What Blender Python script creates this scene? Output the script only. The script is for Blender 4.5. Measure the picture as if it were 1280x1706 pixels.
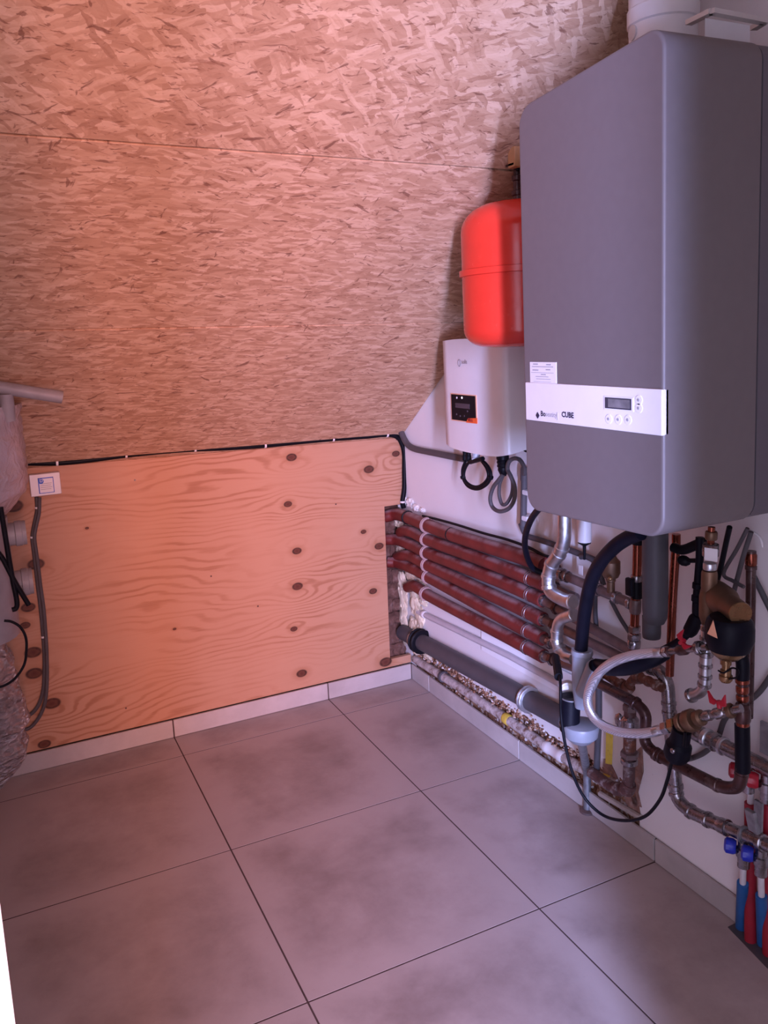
import bpy, bmesh, math, random
from mathutils import Vector, Matrix, noise
random.seed(7)
for o in list(bpy.data.objects): bpy.data.objects.remove(o)
SC = bpy.context.scene
COL = SC.collection
V = Vector

# ------------------------------------------------------------------ camera
# world: right wall x=0, knee wall y=0, floor z=0, metres
CP = V((-1.458, -2.860, 1.3964))
AX = V((0.1340, -0.4311, -0.0816))
RW = Matrix.Rotation(AX.length, 3, AX.normalized()) @ Matrix(((1,0,0),(0,0,-1),(0,1,0)))   # rows: right, down, forward
F, CX, CY = 1376.5, 612.83, 761.03
cam = bpy.data.cameras.new('camera')
cam.sensor_fit = 'VERTICAL'; cam.sensor_height = 36.0; cam.sensor_width = 36.0*1280/1706
cam.lens = F/1706*36.0
cam.shift_x = (640-CX)/1706; cam.shift_y = (CY-853)/1706
cam.clip_start = 0.02
co = bpy.data.objects.new('camera', cam); COL.objects.link(co)
r, d, f = RW[0], RW[1], RW[2]
co.matrix_world = Matrix(((r[0], -d[0], -f[0], CP[0]), (r[1], -d[1], -f[1], CP[1]), (r[2], -d[2], -f[2], CP[2]), (0,0,0,1)))
SC.camera = co

# ------------------------------------------------------------------ light
SC.view_settings.view_transform = 'Standard'
SC.view_settings.look = 'None'
SC.view_settings.gamma = 1.0
SC.view_settings.use_curve_mapping = False
SC.view_settings.exposure = 0.0
w = bpy.data.worlds.new('world'); SC.world = w; w.use_nodes = True
w.node_tree.nodes['Background'].inputs[0].default_value = (0.70, 0.69, 0.96, 1)
w.node_tree.nodes['Background'].inputs[1].default_value = 4.2
def area(name, loc, target, sx, sy, power, color, spread=180):
    l = bpy.data.lights.new(name, 'AREA'); l.shape = 'RECTANGLE'; l.size = sx; l.size_y = sy
    l.energy = power; l.color = color; l.spread = math.radians(spread)
    o = bpy.data.objects.new(name, l); COL.objects.link(o); o.location = loc
    o.rotation_euler = (V(target)-V(loc)).to_track_quat('-Z', 'Y').to_euler()
    return o
# daylight through the next room's window (cool) and an added, unseen pink area light for the rosy cast, both coming in by the doorway
area('window_daylight', (-1.95, -4.60, 1.25), (-0.976, -4.825, 1.15), 0.26, 1.8, 1600, (0.42, 0.49, 1.0))
area('pink_area_light', (-1.62, -4.55, 1.50), (-0.5, -0.7, 1.0), 0.62, 1.5, 28.8, (1.0, 0.37, 0.29), 66)

# ------------------------------------------------------------------ helpers
def ray(u, v): return RW[0]*((u-CX)/F) + RW[1]*((v-CY)/F) + RW[2]
def PX(u, v, x=0.0):
    q = ray(u, v); return CP + q*((x-CP.x)/q.x)
def PY(u, v, y=0.0):
    q = ray(u, v); return CP + q*((y-CP.y)/q.y)
def PZ(u, v, z=0.0):
    q = ray(u, v); return CP + q*((z-CP.z)/q.z)
def proj(p):
    q = RW @ (V(p)-CP); return CX+F*q[0]/q[2], CY+F*q[1]/q[2]
def rp(p, px): return px*(RW @ (V(p)-CP))[2]/F

def wloc(o):
    l = V((0,0,0))
    while o: l += o.location; o = o.parent
    return l
def tag(o, label=None, cat=None, group=None, kind=None):
    if label: o['label'] = label
    if cat: o['category'] = cat
    if group: o['group'] = group
    if kind: o['kind'] = kind
    return o
def thing(name, label, cat, loc, group=None):
    o = bpy.data.objects.new(name, None); COL.objects.link(o); o.location = loc
    o.empty_display_size = 0.05
    return tag(o, label, cat, group)

class MB:
    def __init__(s): s.v = []; s.f = []
    def add(s, vs, fs):
        n = len(s.v); s.v += [V(x) for x in vs]; s.f += [[i+n for i in q] for q in fs]; return s
    def box(s, a, b):
        x0,y0,z0 = a; x1,y1,z1 = b
        return s.add([(x0,y0,z0),(x1,y0,z0),(x1,y1,z0),(x0,y1,z0),(x0,y0,z1),(x1,y0,z1),(x1,y1,z1),(x0,y1,z1)],
                     [(0,3,2,1),(4,5,6,7),(0,1,5,4),(1,2,6,5),(2,3,7,6),(3,0,4,7)])
    def obox(s, c, ex, ey, ez):      # oriented box: half axes
        c, ex, ey, ez = V(c), V(ex), V(ey), V(ez)
        vs = [c+ex*i+ey*j+ez*k for k in (-1,1) for j in (-1,1) for i in (-1,1)]
        return s.add(vs, [(0,2,3,1),(4,5,7,6),(0,1,5,4),(1,3,7,5),(3,2,6,7),(2,0,4,6)])
    def tube(s, pts, rad, n=12, cap=True, flat=None):
        pts = [V(p) for p in pts]; m = len(pts)
        if not hasattr(rad, '__len__'): rad = [rad]*m
        t0 = (pts[1]-pts[0]).normalized()
        a = V((0,0,1)) if abs(t0.z) < 0.9 else V((1,0,0))
        nrm = (a - t0*a.dot(t0)).normalized(); vs = []
        for i in range(m):
            t = (pts[min(i+1,m-1)]-pts[max(i-1,0)]).normalized()
            nrm = (nrm - t*nrm.dot(t)).normalized(); b = t.cross(nrm)
            for k in range(n):
                an = 2*math.pi*k/n
                q = nrm*math.cos(an)*rad[i] + b*math.sin(an)*rad[i]
                if flat: q = V((q.x*flat[0], q.y*flat[1], q.z*flat[2]))
                vs.append(pts[i]+q)
        fs = [(i*n+k, i*n+(k+1)%n, (i+1)*n+(k+1)%n, (i+1)*n+k) for i in range(m-1) for k in range(n)]
        if cap: fs += [tuple(range(n-1,-1,-1)), tuple((m-1)*n+k for k in range(n))]
        return s.add(vs, fs)
    def lathe(s, p, axis, prof, n=20):
        """prof: (distance along axis, radius) pairs"""
        axis = V(axis).normalized(); p = V(p)
        return s.tube_rings([p+axis*t for t,_ in prof], axis, [r for _,r in prof], n)
    def tube_rings(s, cs, axis, rad, n):
        a = V((0,0,1)) if abs(axis.z) < 0.9 else V((1,0,0))
        nx = (a-axis*a.dot(axis)).normalized(); b = axis.cross(nx); vs = []
        for c, rr in zip(cs, rad):
            for k in range(n):
                an = 2*math.pi*(k+.5)/n
                vs.append(c + (nx*math.cos(an)+b*math.sin(an))*max(rr,1e-5))
        m = len(cs)
        fs = [(i*n+k, i*n+(k+1)%n, (i+1)*n+(k+1)%n, (i+1)*n+k) for i in range(m-1) for k in range(n)]
        fs += [tuple(range(n-1,-1,-1)), tuple((m-1)*n+k for k in range(n))]
        return s.add(vs, fs)
    def prism(s, poly, ext):         # 3-D polygon extruded by a vector
        n = len(poly); ext = V(ext); poly = [V(p) for p in poly]
        return s.add(poly+[p+ext for p in poly], [tuple(range(n-1,-1,-1)), tuple(range(n,2*n))] +
                     [(i,(i+1)%n,(i+1)%n+n,i+n) for i in range(n)])
    def blob(s, c, rx, ry, rz, amp=.3, freq=3, sub=3, seed=0):
        bm = bmesh.new(); bmesh.ops.create_icosphere(bm, subdivisions=sub, radius=1)
        vs = []
        for v in bm.verts:
            k = 1+amp*noise.noise(v.co*freq+V((seed*7.3,seed*1.7,0)))+amp*.5*noise.noise(v.co*freq*2.3+V((0,seed*3.1,5)))
            vs.append(V((c[0]+v.co.x*rx*k, c[1]+v.co.y*ry*k, c[2]+v.co.z*rz*k)))
        fs = [tuple(v.index for v in fc.verts) for fc in bm.faces]; bm.free()
        return s.add(vs, fs)

def obj(name, m, mat, parent=None, bevel=0, smooth=35, seg=2):
    me = bpy.data.meshes.new(name)
    off = wloc(parent) if parent else V((0,0,0))
    if parent: vs = [v-off for v in m.v]; loc = V((0,0,0))
    else:
        lo = V([min(v[i] for v in m.v) for i in range(3)]); hi = V([max(v[i] for v in m.v) for i in range(3)])
        loc = V(((lo.x+hi.x)/2, (lo.y+hi.y)/2, lo.z)); vs = [v-loc for v in m.v]
    me.from_pydata(vs, [], m.f)
    bm = bmesh.new(); bm.from_mesh(me); bmesh.ops.recalc_face_normals(bm, faces=bm.faces)
    if bevel:
        es = [e for e in bm.edges if len(e.link_faces) == 2 and e.calc_face_angle(0) > math.radians(40)]
        bmesh.ops.bevel(bm, geom=es, offset=bevel, segments=seg, affect='EDGES', profile=.5, clamp_overlap=True)
    bm.to_mesh(me); bm.free()
    me.materials.append(mat)
    if smooth:
        me.polygons.foreach_set('use_smooth', [True]*len(me.polygons)); me.set_sharp_from_angle(angle=math.radians(smooth))
    o = bpy.data.objects.new(name, me); COL.objects.link(o); o.location = loc
    if bevel: wn(o)
    if parent: o.parent = parent
    return o
def wn(o):
    md = o.modifiers.new('weighted', 'WEIGHTED_NORMAL'); md.keep_sharp = True; return o
def struct(name, m, mat, **k): return tag(obj(name, m, mat, **k), kind='structure')

def catmull(pts, sub=8):
    pts = [V(p) for p in pts]
    if len(pts) < 3: return [pts[0].lerp(pts[-1], i/sub) for i in range(sub+1)]
    P = [pts[0]*2-pts[1]] + pts + [pts[-1]*2-pts[-2]]; out = []
    for i in range(1, len(P)-2):
        a, b, c, e = P[i-1], P[i], P[i+1], P[i+2]
        for j in range(sub):
            t = j/sub
            out.append(.5*((2*b)+(c-a)*t+(2*a-5*b+4*c-e)*t*t+(3*b-a-3*c+e)*t**3))
    out.append(pts[-1]); return out
def rounded(pts, rad, seg=6):        # straight runs joined by round elbows
    pts = [V(p) for p in pts]; out = [pts[0]]
    for i in range(1, len(pts)-1):
        a, b, c = pts[i-1], pts[i], pts[i+1]
        d1, d2 = (a-b), (c-b); k = min(rad, d1.length*.48, d2.length*.48)
        p, q = b+d1.normalized()*k, b+d2.normalized()*k
        for j in range(seg+1):
            t = j/seg; out.append(p*(1-t)**2+b*2*t*(1-t)+q*t*t)
    out.append(pts[-1]); return out
def wpts(l, x):                      # (u, v[, x]) list -> points
    return [PX(p[0], p[1], p[2] if len(p) > 2 else x) for p in l]
def near(path, u, v):
    best = None
    for i in range(len(path)-1):
        for j in range(6):
            p = path[i].lerp(path[i+1], j/6); a, b = proj(p); dd = (a-u)**2+(b-v)**2
            if best is None or dd < best[0]: best = (dd, p, (path[i+1]-path[i]).normalized())
    return best[1], best[2]
def fit_prof(L, r, style):
    h = L/2
    if style == 'ring': return [(-h,r*.9),(-h*.7,r),(h*.7,r),(h,r*.9)]
    if style == 'sleeve': return [(-h,r*1.0),(-h*.8,r*1.12),(-h*.55,r*1.12),(-h*.45,r),(h*.45,r),(h*.55,r*1.12),(h*.8,r*1.12),(h,r)]
    if style == 'nut': return [(-h,r*.85),(-h*.8,r),(h*.8,r),(h,r*.85)]
    if style == 'barrel': return [(-h,r*.7),(-h*.6,r),(h*.6,r),(h,r*.7)]
    return [(-h,r),(h,r)]
def fitting(name, path, u, v, L, px, mat, parent, style='ring', n=16):
    p, t = near(path, u, v); m = MB(); r = rp(p, px)
    m.lathe(p, t, fit_prof(rp(p, L), r, style), 6 if style == 'nut' else n)
    return obj(name, m, mat, parent)
def pipe_run(name, label, cat, path, px, mat, fits=(), group=None, part='pipe', n=12, single=False):
    r = rp(path[len(path)//2], px)
    if single: return tag(obj(name, MB().tube(path, r, n), mat), label, cat, group)
    root = thing(name, label, cat, path[0], group)
    obj(part, MB().tube(path, r, n), mat, root)
    for ft in fits: fitting(ft[0], path, *ft[1:5], ft[5], root, *(ft[6:]))
    return root
def text(name, s, mat, parent, origin, ex, ez, size, depth=.0006, align='LEFT', bold=0):
    c = bpy.data.curves.new('t', 'FONT'); c.body = s; c.size = 1; c.align_x = align; c.align_y = 'BOTTOM'; c.offset = bold
    c.resolution_u = 2
    t = bpy.data.objects.new('t', c); COL.objects.link(t)
    dg = bpy.context.evaluated_depsgraph_get(); me = bpy.data.meshes.new_from_object(t.evaluated_get(dg))
    bpy.data.objects.remove(t)
    ex, ez = V(ex).normalized(), V(ez).normalized(); m = MB()
    m.add([V(origin)+ex*v.co.x*size+ez*v.co.y*size for v in me.vertices], [tuple(p.vertices) for p in me.polygons])
    bpy.data.meshes.remove(me)
    return obj(name, m, mat, parent, smooth=0)

# ------------------------------------------------------------------ materials
class NT:
    def __init__(s, name):
        s.m = bpy.data.materials.new(name); s.m.use_nodes = True; s.t = s.m.node_tree
        s.b = s.t.nodes['Principled BSDF']
    def n(s, typ, **k):
        q = s.t.nodes.new(typ)
        for a, b in k.items(): setattr(q, a, b)
        return q
    def l(s, a, b): s.t.links.new(a, b)
    def inp(s, sock, val):
        if hasattr(val, 'is_linked'): s.l(val, sock)
        else: sock.default_value = val
    def math(s, op, a, b=0.0, c=None):
        q = s.n('ShaderNodeMath', operation=op); s.inp(q.inputs[0], a); s.inp(q.inputs[1], b)
        if c is not None: s.inp(q.inputs[2], c)
        return q.outputs[0]
    def vm(s, op, a, b=(0,0,0)):
        q = s.n('ShaderNodeVectorMath', operation=op); s.inp(q.inputs[0], a); s.inp(q.inputs[1], b); return q
    def map(s, vec, scale=(1,1,1), rot=(0,0,0), loc=(0,0,0)):
        q = s.n('ShaderNodeMapping'); s.l(vec, q.inputs[0])
        q.inputs['Location'].default_value = loc; q.inputs['Rotation'].default_value = rot; q.inputs['Scale'].default_value = scale
        return q.outputs[0]
    def noise(s, vec, scale, detail=4, rough=.55, dist=0, out='Fac'):
        q = s.n('ShaderNodeTexNoise'); 
        if vec is not None: s.l(vec, q.inputs['Vector'])
        q.inputs['Scale'].default_value = scale; q.inputs['Detail'].default_value = detail
        q.inputs['Roughness'].default_value = rough; q.inputs['Distortion'].default_value = dist
        return q.outputs[out]
    def voro(s, vec, scale, feat='F1', rnd=1):
        q = s.n('ShaderNodeTexVoronoi', feature=feat, voronoi_dimensions='2D'); s.l(vec, q.inputs['Vector'])
        q.inputs['Scale'].default_value = scale; q.inputs['Randomness'].default_value = rnd; return q
    def ramp(s, fac, stops, interp='LINEAR'):
        q = s.n('ShaderNodeValToRGB'); s.l(fac, q.inputs[0]); q.color_ramp.interpolation = interp
        e = q.color_ramp.elements
        while len(e) < len(stops): e.new(.5)
        for k, (p, c) in zip(e, stops): k.position = p; k.color = (*c, 1) if len(c) == 3 else c
        return q.outputs[0]
    def sm(s, val, a, b):
        q = s.n('ShaderNodeMapRange', interpolation_type='SMOOTHSTEP'); s.inp(q.inputs[0], val)
        q.inputs[1].default_value = a; q.inputs[2].default_value = b; return q.outputs[0]
    def mix(s, fac, a, b, mode='MIX'):
        q = s.n('ShaderNodeMix', data_type='RGBA', blend_type=mode)
        s.inp(q.inputs[0], fac)
        for i, val in ((6, a), (7, b)):
            if hasattr(val, 'is_linked'): s.l(val, q.inputs[i])
            else: q.inputs[i].default_value = (*val, 1)
        return q.outputs[2]
    def bump(s, h, strength=.3, dist=.002):
        q = s.n('ShaderNodeBump'); s.l(h, q.inputs['Height']); q.inputs['Strength'].default_value = strength
        q.inputs['Distance'].default_value = dist; s.l(q.outputs[0], s.b.inputs['Normal'])
    def set(s, col=None, rough=.5, metal=0, spec=None):
        if col is not None:
            if hasattr(col, 'is_linked'): s.l(col, s.b.inputs['Base Color'])
            else: s.b.inputs['Base Color'].default_value = (*col, 1)
        s.inp(s.b.inputs['Roughness'], rough); s.b.inputs['Metallic'].default_value = metal
        if spec is not None: s.b.inputs['Specular IOR Level'].default_value = spec
        return s
    def pos(s): return s.n('ShaderNodeNewGeometry').outputs['Position']

def simple(name, col, rough=.5, metal=0, var=.12, scale=25, bump=0, spec=None, dirt=None):
    t = NT(name); p = t.pos(); nz = t.noise(p, scale, 4)
    dark = tuple(c*(1-var) for c in col); lite = tuple(min(1, c*(1+var)) for c in col)
    c = t.ramp(nz, [(.3, dark), (.7, lite)])
    if dirt: c = t.mix(t.math('MULTIPLY', t.sm(t.noise(p, dirt[1], 5, .65), .5, .72), dirt[2]), c, dirt[0])
    rr = t.math('ADD', t.math('MULTIPLY', t.noise(p, scale*2, 3), .25), rough-.12)
    t.set(c, rr, metal, spec)
    if bump: t.bump(t.noise(p, scale*4, 4), bump, .002)
    return t.m

M = {}
M['plastic_white'] = simple('plastic_white', (.72,.69,.69), .35, var=.02)
M['plastic_grey'] = simple('plastic_grey', (.34,.36,.40), .45, var=.06)
M['pvc_dark'] = simple('pvc_dark', (.075,.070,.078), .5, var=.1, spec=.3)
M['pvc_light'] = simple('pvc_light', (.25,.27,.315), .4, var=.05)
M['black'] = simple('black', (.006,.006,.009), .45, var=.2, spec=.12)
M['black_hose'] = simple('black_hose', (.005,.005,.010), .48, var=.2, spec=.12)
M['cable_grey'] = simple('cable_grey', (.085,.075,.08), .55, var=.1, spec=.3)
M['boiler_grey'] = simple('boiler_grey', (.140,.117,.114), .5, var=.03, scale=60)
M['boiler_body'] = simple('boiler_body', (.108,.094,.105), .55, var=.03, scale=60)
M['heatsink'] = simple('heatsink', (.28,.27,.29), .5, metal=.3)
M['tank_red'] = simple('tank_red', (.72,.042,.025), .22, var=.03)
t = NT('sleeve_red'); p = t.pos()
c = t.ramp(t.noise(p, 18, 4), [(.3,(.105,.014,.012)),(.7,(.165,.021,.018))])
gn = t.n('ShaderNodeSeparateXYZ'); t.l(t.n('ShaderNodeNewGeometry').outputs['Normal'], gn.inputs[0])
du = t.math('MULTIPLY', t.sm(gn.outputs[2], .45, .95), t.sm(t.noise(p, 9, 5, .65), .38, .62))   # dust lies on the upper side
c = t.mix(t.math('MULTIPLY', du, .65), c, (.34,.27,.28))
t.set(c, .5, 0, .35); M['sleeve_red'] = t.m
M['copper'] = simple('copper', (.24,.062,.036), .24, metal=.8, var=.12, scale=30)
M['copper_dark'] = simple('copper_dark', (.060,.026,.024), .3, metal=.4, var=.35, scale=35, dirt=((.25,.2,.19), 25, .35))
M['rust'] = simple('rust', (.13,.042,.022), .7, var=.45, scale=70, bump=.5, dirt=((.42,.38,.36), 60, .6))
M['rust_pipe'] = simple('rust_pipe', (.085,.034,.03), .6, var=.4, scale=50, bump=.3, dirt=((.5,.47,.46), 45, .5))
M['brass'] = simple('brass', (.30,.185,.09), .28, metal=.8, var=.15)
M['brass_dull'] = simple('brass_dull', (.18,.105,.065), .48, metal=.7, var=.2)
M['steel'] = simple('steel', (.60,.63,.66), .36, metal=1, var=.15, scale=40)
M['steel_dull'] = simple('steel_dull', (.30,.28,.29), .26, metal=.9, var=.25, scale=40)
M['dusty_pipe'] = simple('dusty_pipe', (.17,.12,.115), .45, metal=.45, var=.3, scale=30)
M['galv'] = simple('galv', (.28,.29,.31), .45, metal=.7, var=.25, scale=60)
M['valve_red'] = simple('valve_red', (.40,.012,.03), .35)
M['sleeve_crimson'] = simple('sleeve_crimson', (.30,.010,.025), .5)
M['sleeve_blue'] = simple('sleeve_blue', (.015,.10,.30), .5)
M['knob_blue'] = simple('knob_blue', (.015,.03,.42), .35)
M['pipe_white'] = simple('pipe_white', (.66,.64,.65), .4, var=.04)
M['conduit_white'] = simple('conduit_white', (.50,.47,.50), .45, var=.05)
M['flue_white'] = simple('flue_white', (.66,.64,.64), .45, var=.03)
M['beige_metal'] = simple('beige_metal', (.50,.45,.42), .5, var=.05)
M['yellow'] = simple('yellow', (.62,.44,.06), .5, dirt=((.25,.14,.05), 60, .5))
M['orange'] = simple('orange', (.80,.12,.03), .4, var=.05)
M['peach'] = simple('peach', (.80,.42,.26), .5, var=.05)
M['wood_block'] = simple('wood_block', (.52,.27,.12), .6)
M['lcd'] = simple('lcd', (.05,.045,.06), .12, var=.1)
M['lcd_reflection'] = simple('lcd_reflection', (.16,.15,.155), .12, var=.35, scale=30)  # pale reflection on the display put into its colour
M['ink'] = simple('ink', (.03,.025,.05), .6, var=.05)
M['ink_grey'] = simple('ink_grey', (.30,.29,.31), .6, var=.05)
M['ink_blue'] = simple('ink_blue', (.04,.12,.55), .6, var=.05)
M['foam'] = simple('foam', (.66,.58,.44), .85, var=.2, scale=30, bump=.6, dirt=((.42,.30,.18), 40, .4))
M['foam_white'] = simple('foam_white', (.72,.72,.70), .85, var=.12, scale=30, bump=.6)
M['clip_dull'] = simple('clip_dull', (.34,.22,.21), .6)
M['pvc_dull'] = simple('pvc_dull', (.27,.255,.265), .5)
M['silicone'] = simple('silicone', (.45,.47,.52), .35, var=.05)
t = NT('led_glow'); t.set((.9,.9,.9), .3); t.b.inputs['Emission Color'].default_value = (1,.9,.95,1); t.b.inputs['Emission Strength'].default_value = 1.5; M['led'] = t.m

# braided steel hose
t = NT('braid'); p = t.pos()
wv = t.n('ShaderNodeTexWave', wave_type='BANDS', bands_direction='DIAGONAL'); t.l(p, wv.inputs['Vector']); wv.inputs['Scale'].default_value = 150
t.set(t.ramp(wv.outputs['Fac'], [(0,(.52,.54,.57)),(1,(.84,.86,.9))]), .3, .85); t.bump(wv.outputs['Fac'], .5, .001); M['braid'] = t.m

# crumpled foil and clear film on the ducts
t = NT('foil'); p = t.pos()
v1 = t.n('ShaderNodeTexVoronoi', feature='F1'); t.l(t.map(p, (1,1,2.2)), v1.inputs['Vector']); v1.inputs['Scale'].default_value = 38
h = t.math('ADD', v1.outputs['Distance'], t.noise(p, 45, 5, .6, 1.2))
t.set(t.ramp(t.noise(p, 18, 4), [(.3,(.36,.33,.34)),(.7,(.66,.63,.64))]), .12, .55); t.bump(h, 1.0, .03); M['foil'] = t.m
t = NT('film'); p = t.pos()
h = t.noise(t.map(p, (1,1,.7)), 26, 4, .55, 1.5)
t.set(t.ramp(t.noise(p, 11, 3), [(.3,(.36,.31,.33)),(.7,(.52,.46,.48))]), .2, .2); t.bump(h, .7, .012); M['film'] = t.m

# plaster wall
t = NT('plaster'); p = t.pos()
c = t.ramp(t.noise(p, 2.2, 5, .6), [(.3,(.74,.71,.705)),(.7,(.80,.77,.765))])
sp = t.sm(t.noise(p, 55, 4, .7), .66, .74)
low = t.sm(t.math('MULTIPLY', t.n('ShaderNodeSeparateXYZ').outputs[2], 1.0), .0, 1.0)
c = t.mix(t.math('MULTIPLY', sp, .25), c, (.40,.34,.31))
t.set(c, .85); t.bump(t.noise(p, 90, 5, .6), .12, .003); M['plaster'] = t.m
M['patch_white'] = simple('patch_white', (.84,.84,.86), .5, var=.02)
M['plaster_scar'] = simple('plaster_scar', (.24,.13,.10), .9, var=.45, scale=45, bump=.6, dirt=((.45,.40,.37), 50, .5))

# rubble / brick behind the plaster
t = NT('brown_brick'); p = t.pos()
c = t.ramp(t.noise(p, 28, 5, .65), [(.25,(.055,.028,.02)),(.55,(.15,.075,.055)),(.8,(.26,.19,.17))])
t.set(c, .9); t.bump(t.noise(p, 60, 5, .7), .8, .006); M['brick'] = t.m
t = NT('rubble'); p = t.pos(); oi = t.n('ShaderNodeObjectInfo')
v1 = t.n('ShaderNodeTexVoronoi', feature='F1'); t.l(p, v1.inputs['Vector']); v1.inputs['Scale'].default_value = 110
c = t.ramp(v1.outputs['Color'], [(.2,(.20,.085,.045)),(.42,(.30,.15,.085)),(.6,(.42,.29,.21)),(.75,(.62,.58,.56))], 'CONSTANT')
t.set(c, .9); t.bump(t.noise(p, 120, 4), .5, .003); M['rubble'] = t.m

# painted, crusted pipe in the chase
t = NT('crusted'); p = t.pos()
c = t.ramp(t.noise(p, 38, 5, .7), [(.36,(.15,.08,.055)),(.46,(.36,.30,.28)),(.62,(.55,.50,.49))])
t.set(c, .7); t.bump(t.noise(p, 70, 4), .5, .004); M['crusted'] = t.m

# floor tiles: concrete look, cloudy darker middle, lighter rim
def tile_mat(name, dark, mid, lite, rim):
    t = NT(name); p = t.pos(); oi = t.n('ShaderNodeObjectInfo')
    off = t.vm('SCALE', t.n('ShaderNodeCombineXYZ').outputs[0]); 
    cmb = t.n('ShaderNodeCombineXYZ'); t.l(t.math('MULTIPLY', oi.outputs['Random'], 23.0), cmb.inputs[0]); t.l(t.math('MULTIPLY', oi.outputs['Random'], 9.0), cmb.inputs[2])
    pv = t.vm('ADD', p, cmb.outputs[0]).outputs[0]
    a = t.noise(pv, 3.6, 6, .62, .15); b = t.noise(pv, 14, 5, .65)
    h = t.math('ADD', t.math('MULTIPLY', a, .75), t.math('MULTIPLY', b, .25))
    c = t.ramp(h, [(.34, dark), (.5, mid), (.64, lite)])
    g = t.n('ShaderNodeTexCoord').outputs['Generated']
    ce = t.vm('ABSOLUTE', t.vm('SUBTRACT', g, (.5,.5,.5)).outputs[0]).outputs[0]
    sx = t.n('ShaderNodeSeparateXYZ'); t.l(ce, sx.inputs[0])
    e = t.math('ADD', t.math('MAXIMUM', sx.outputs[0], sx.outputs[1]), t.math('MULTIPLY', t.math('SUBTRACT', a, .5), .35))
    c = t.mix(t.math('MULTIPLY', t.sm(e, .27, .47), rim), c, lite)
    sp = t.sm(t.noise(pv, 140, 2, .5), .70, .76); c = t.mix(t.math('MULTIPLY', sp, .25), c, dark)
    t.set(c, t.math('ADD', t.math('MULTIPLY', b, .2), .42), 0, .35); t.bump(b, .05, .002)
    return t.m
M['tile'] = tile_mat('tile', (.248,.203,.193), (.335,.282,.268), (.405,.35,.335), .8)
M['skirt'] = tile_mat('skirt', (.34,.31,.30), (.42,.385,.37), (.49,.455,.44), .2)
M['grout'] = simple('grout', (.06,.036,.033), .9, var=.15)
M['mortar'] = simple('mortar', (.40,.35,.32), .9, var=.2, bump=.4)

# oriented strand board
def osb(name, fine):
    t = NT(name); co_ = t.n('ShaderNodeTexCoord').outputs['Object']
    oi = t.n('ShaderNodeObjectInfo'); cmb = t.n('ShaderNodeCombineXYZ')
    t.l(t.math('MULTIPLY', oi.outputs['Random'], 31.0), cmb.inputs[0]); t.l(t.math('MULTIPLY', oi.outputs['Random'], 13.0), cmb.inputs[1])
    flat = t.map(co_, (1,1,1), (SLOPE, 0, 0))
    q0 = t.vm('ADD', flat, cmb.outputs[0]).outputs[0]
    wob = t.n('ShaderNodeTexNoise'); t.l(q0, wob.inputs['Vector']); wob.inputs['Scale'].default_value = 16; wob.inputs['Detail'].default_value = 4
    sc_ = t.vm('SCALE', t.vm('SUBTRACT', wob.outputs['Color'], (.5,.5,.5)).outputs[0]); sc_.inputs['Scale'].default_value = .022 if fine else .03
    q = t.vm('ADD', q0, sc_.outputs[0]).outputs[0]
    col = t.ramp(t.noise(q, 5, 4), [(.3,(.44,.262,.158)),(.7,(.52,.33,.207))]); hgt = None
    if fine: layers = [(.0, 17, 90, .40), (.30, 16, 100, .55), (-.28, 18, 95, .6), (.8, 20, 75, .8), (-.1, 26, 140, .5)]
    else:    layers = [(.1, 10, 46, .35), (.7, 11, 52, .6), (-.45, 11, 48, .6), (1.5, 12, 44, .76), (-.12, 12, 66, .42), (2.4, 16, 62, .76), (.4, 20, 100, .55), (-.8, 22, 95, .78)]
    for i, (an, sx, sy, th) in enumerate(layers):
        rt = t.map(q, (1,1,1), (0,0,an)); m = t.map(rt, (sx, sy, 1), (0,0,0), (i*3.7+.3, i*5.1, 0))
        vo = t.voro(m, 1.0, rnd=.9); vo.distance = 'CHEBYCHEV'
        sep = t.n('ShaderNodeSeparateColor'); t.l(vo.outputs['Color'], sep.inputs[0])
        grain = t.noise(t.map(rt, (6, 150, 1)), 1.0, 4, .6)
        tone = t.math('ADD', t.math('MULTIPLY', sep.outputs[1], .62), t.math('MULTIPLY', grain, .5))
        cc = t.ramp(tone, [(.16,(.31,.160,.094)),(.36,(.42,.245,.148)),(.62,(.53,.338,.215)),(.92,(.68,.475,.33))])
        msk = t.math('GREATER_THAN', sep.outputs[0], th)
        col = t.mix(t.math('MULTIPLY', msk, .8), col, cc)
        hh = t.math('MULTIPLY', sep.outputs[2], msk); hgt = hh if hgt is None else t.math('MAXIMUM', hgt, hh)
    # ragged dark slivers and pale fibres, mostly along the board
    for an, sx, sy, lo_, up_, cc, am in ((.05, 13, 62, .64, .70, (.16,.065,.04), .75), (-.45, 15, 66, .66, .715, (.17,.07,.042), .75), (.6, 16, 60, .665, .72, (.15,.06,.038), .75),
                                         (1.35, 20, 62, .68, .73, (.16,.065,.04), .7), (.1, 30, 130, .64, .69, (.20,.085,.05), .7), (-.3, 34, 120, .655, .70, (.20,.085,.05), .7), (.5, 36, 110, .655, .70, (.20,.09,.055), .6), (.0, 9, 85, .62, .72, (.32,.165,.10), .6), (.2, 10, 75, .63, .74, (.66,.455,.32), .6), (-.7, 11, 60, .66, .74, (.66,.455,.32), .5)):
        nz = t.noise(t.map(t.map(q, (1,1,1), (0,0,an)), (sx, sy, 1), (0,0,0), (an*9, 2.3, an)), 1.0, 3, .55, .4)
        col = t.mix(t.math('MULTIPLY', t.sm(nz, lo_, up_), am), col, cc)
    sp = t.sm(t.noise(q, 150, 3, .6), .70, .76); col = t.mix(t.math('MULTIPLY', sp, .5), col, (.18,.08,.05))
    t.set(col, .62, 0, .3); t.bump(t.math('ADD', t.math('MULTIPLY', hgt, .6), t.noise(t.map(q, (20, 90, 1)), 1.0, 4)), .3, .003); return t.m
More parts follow.
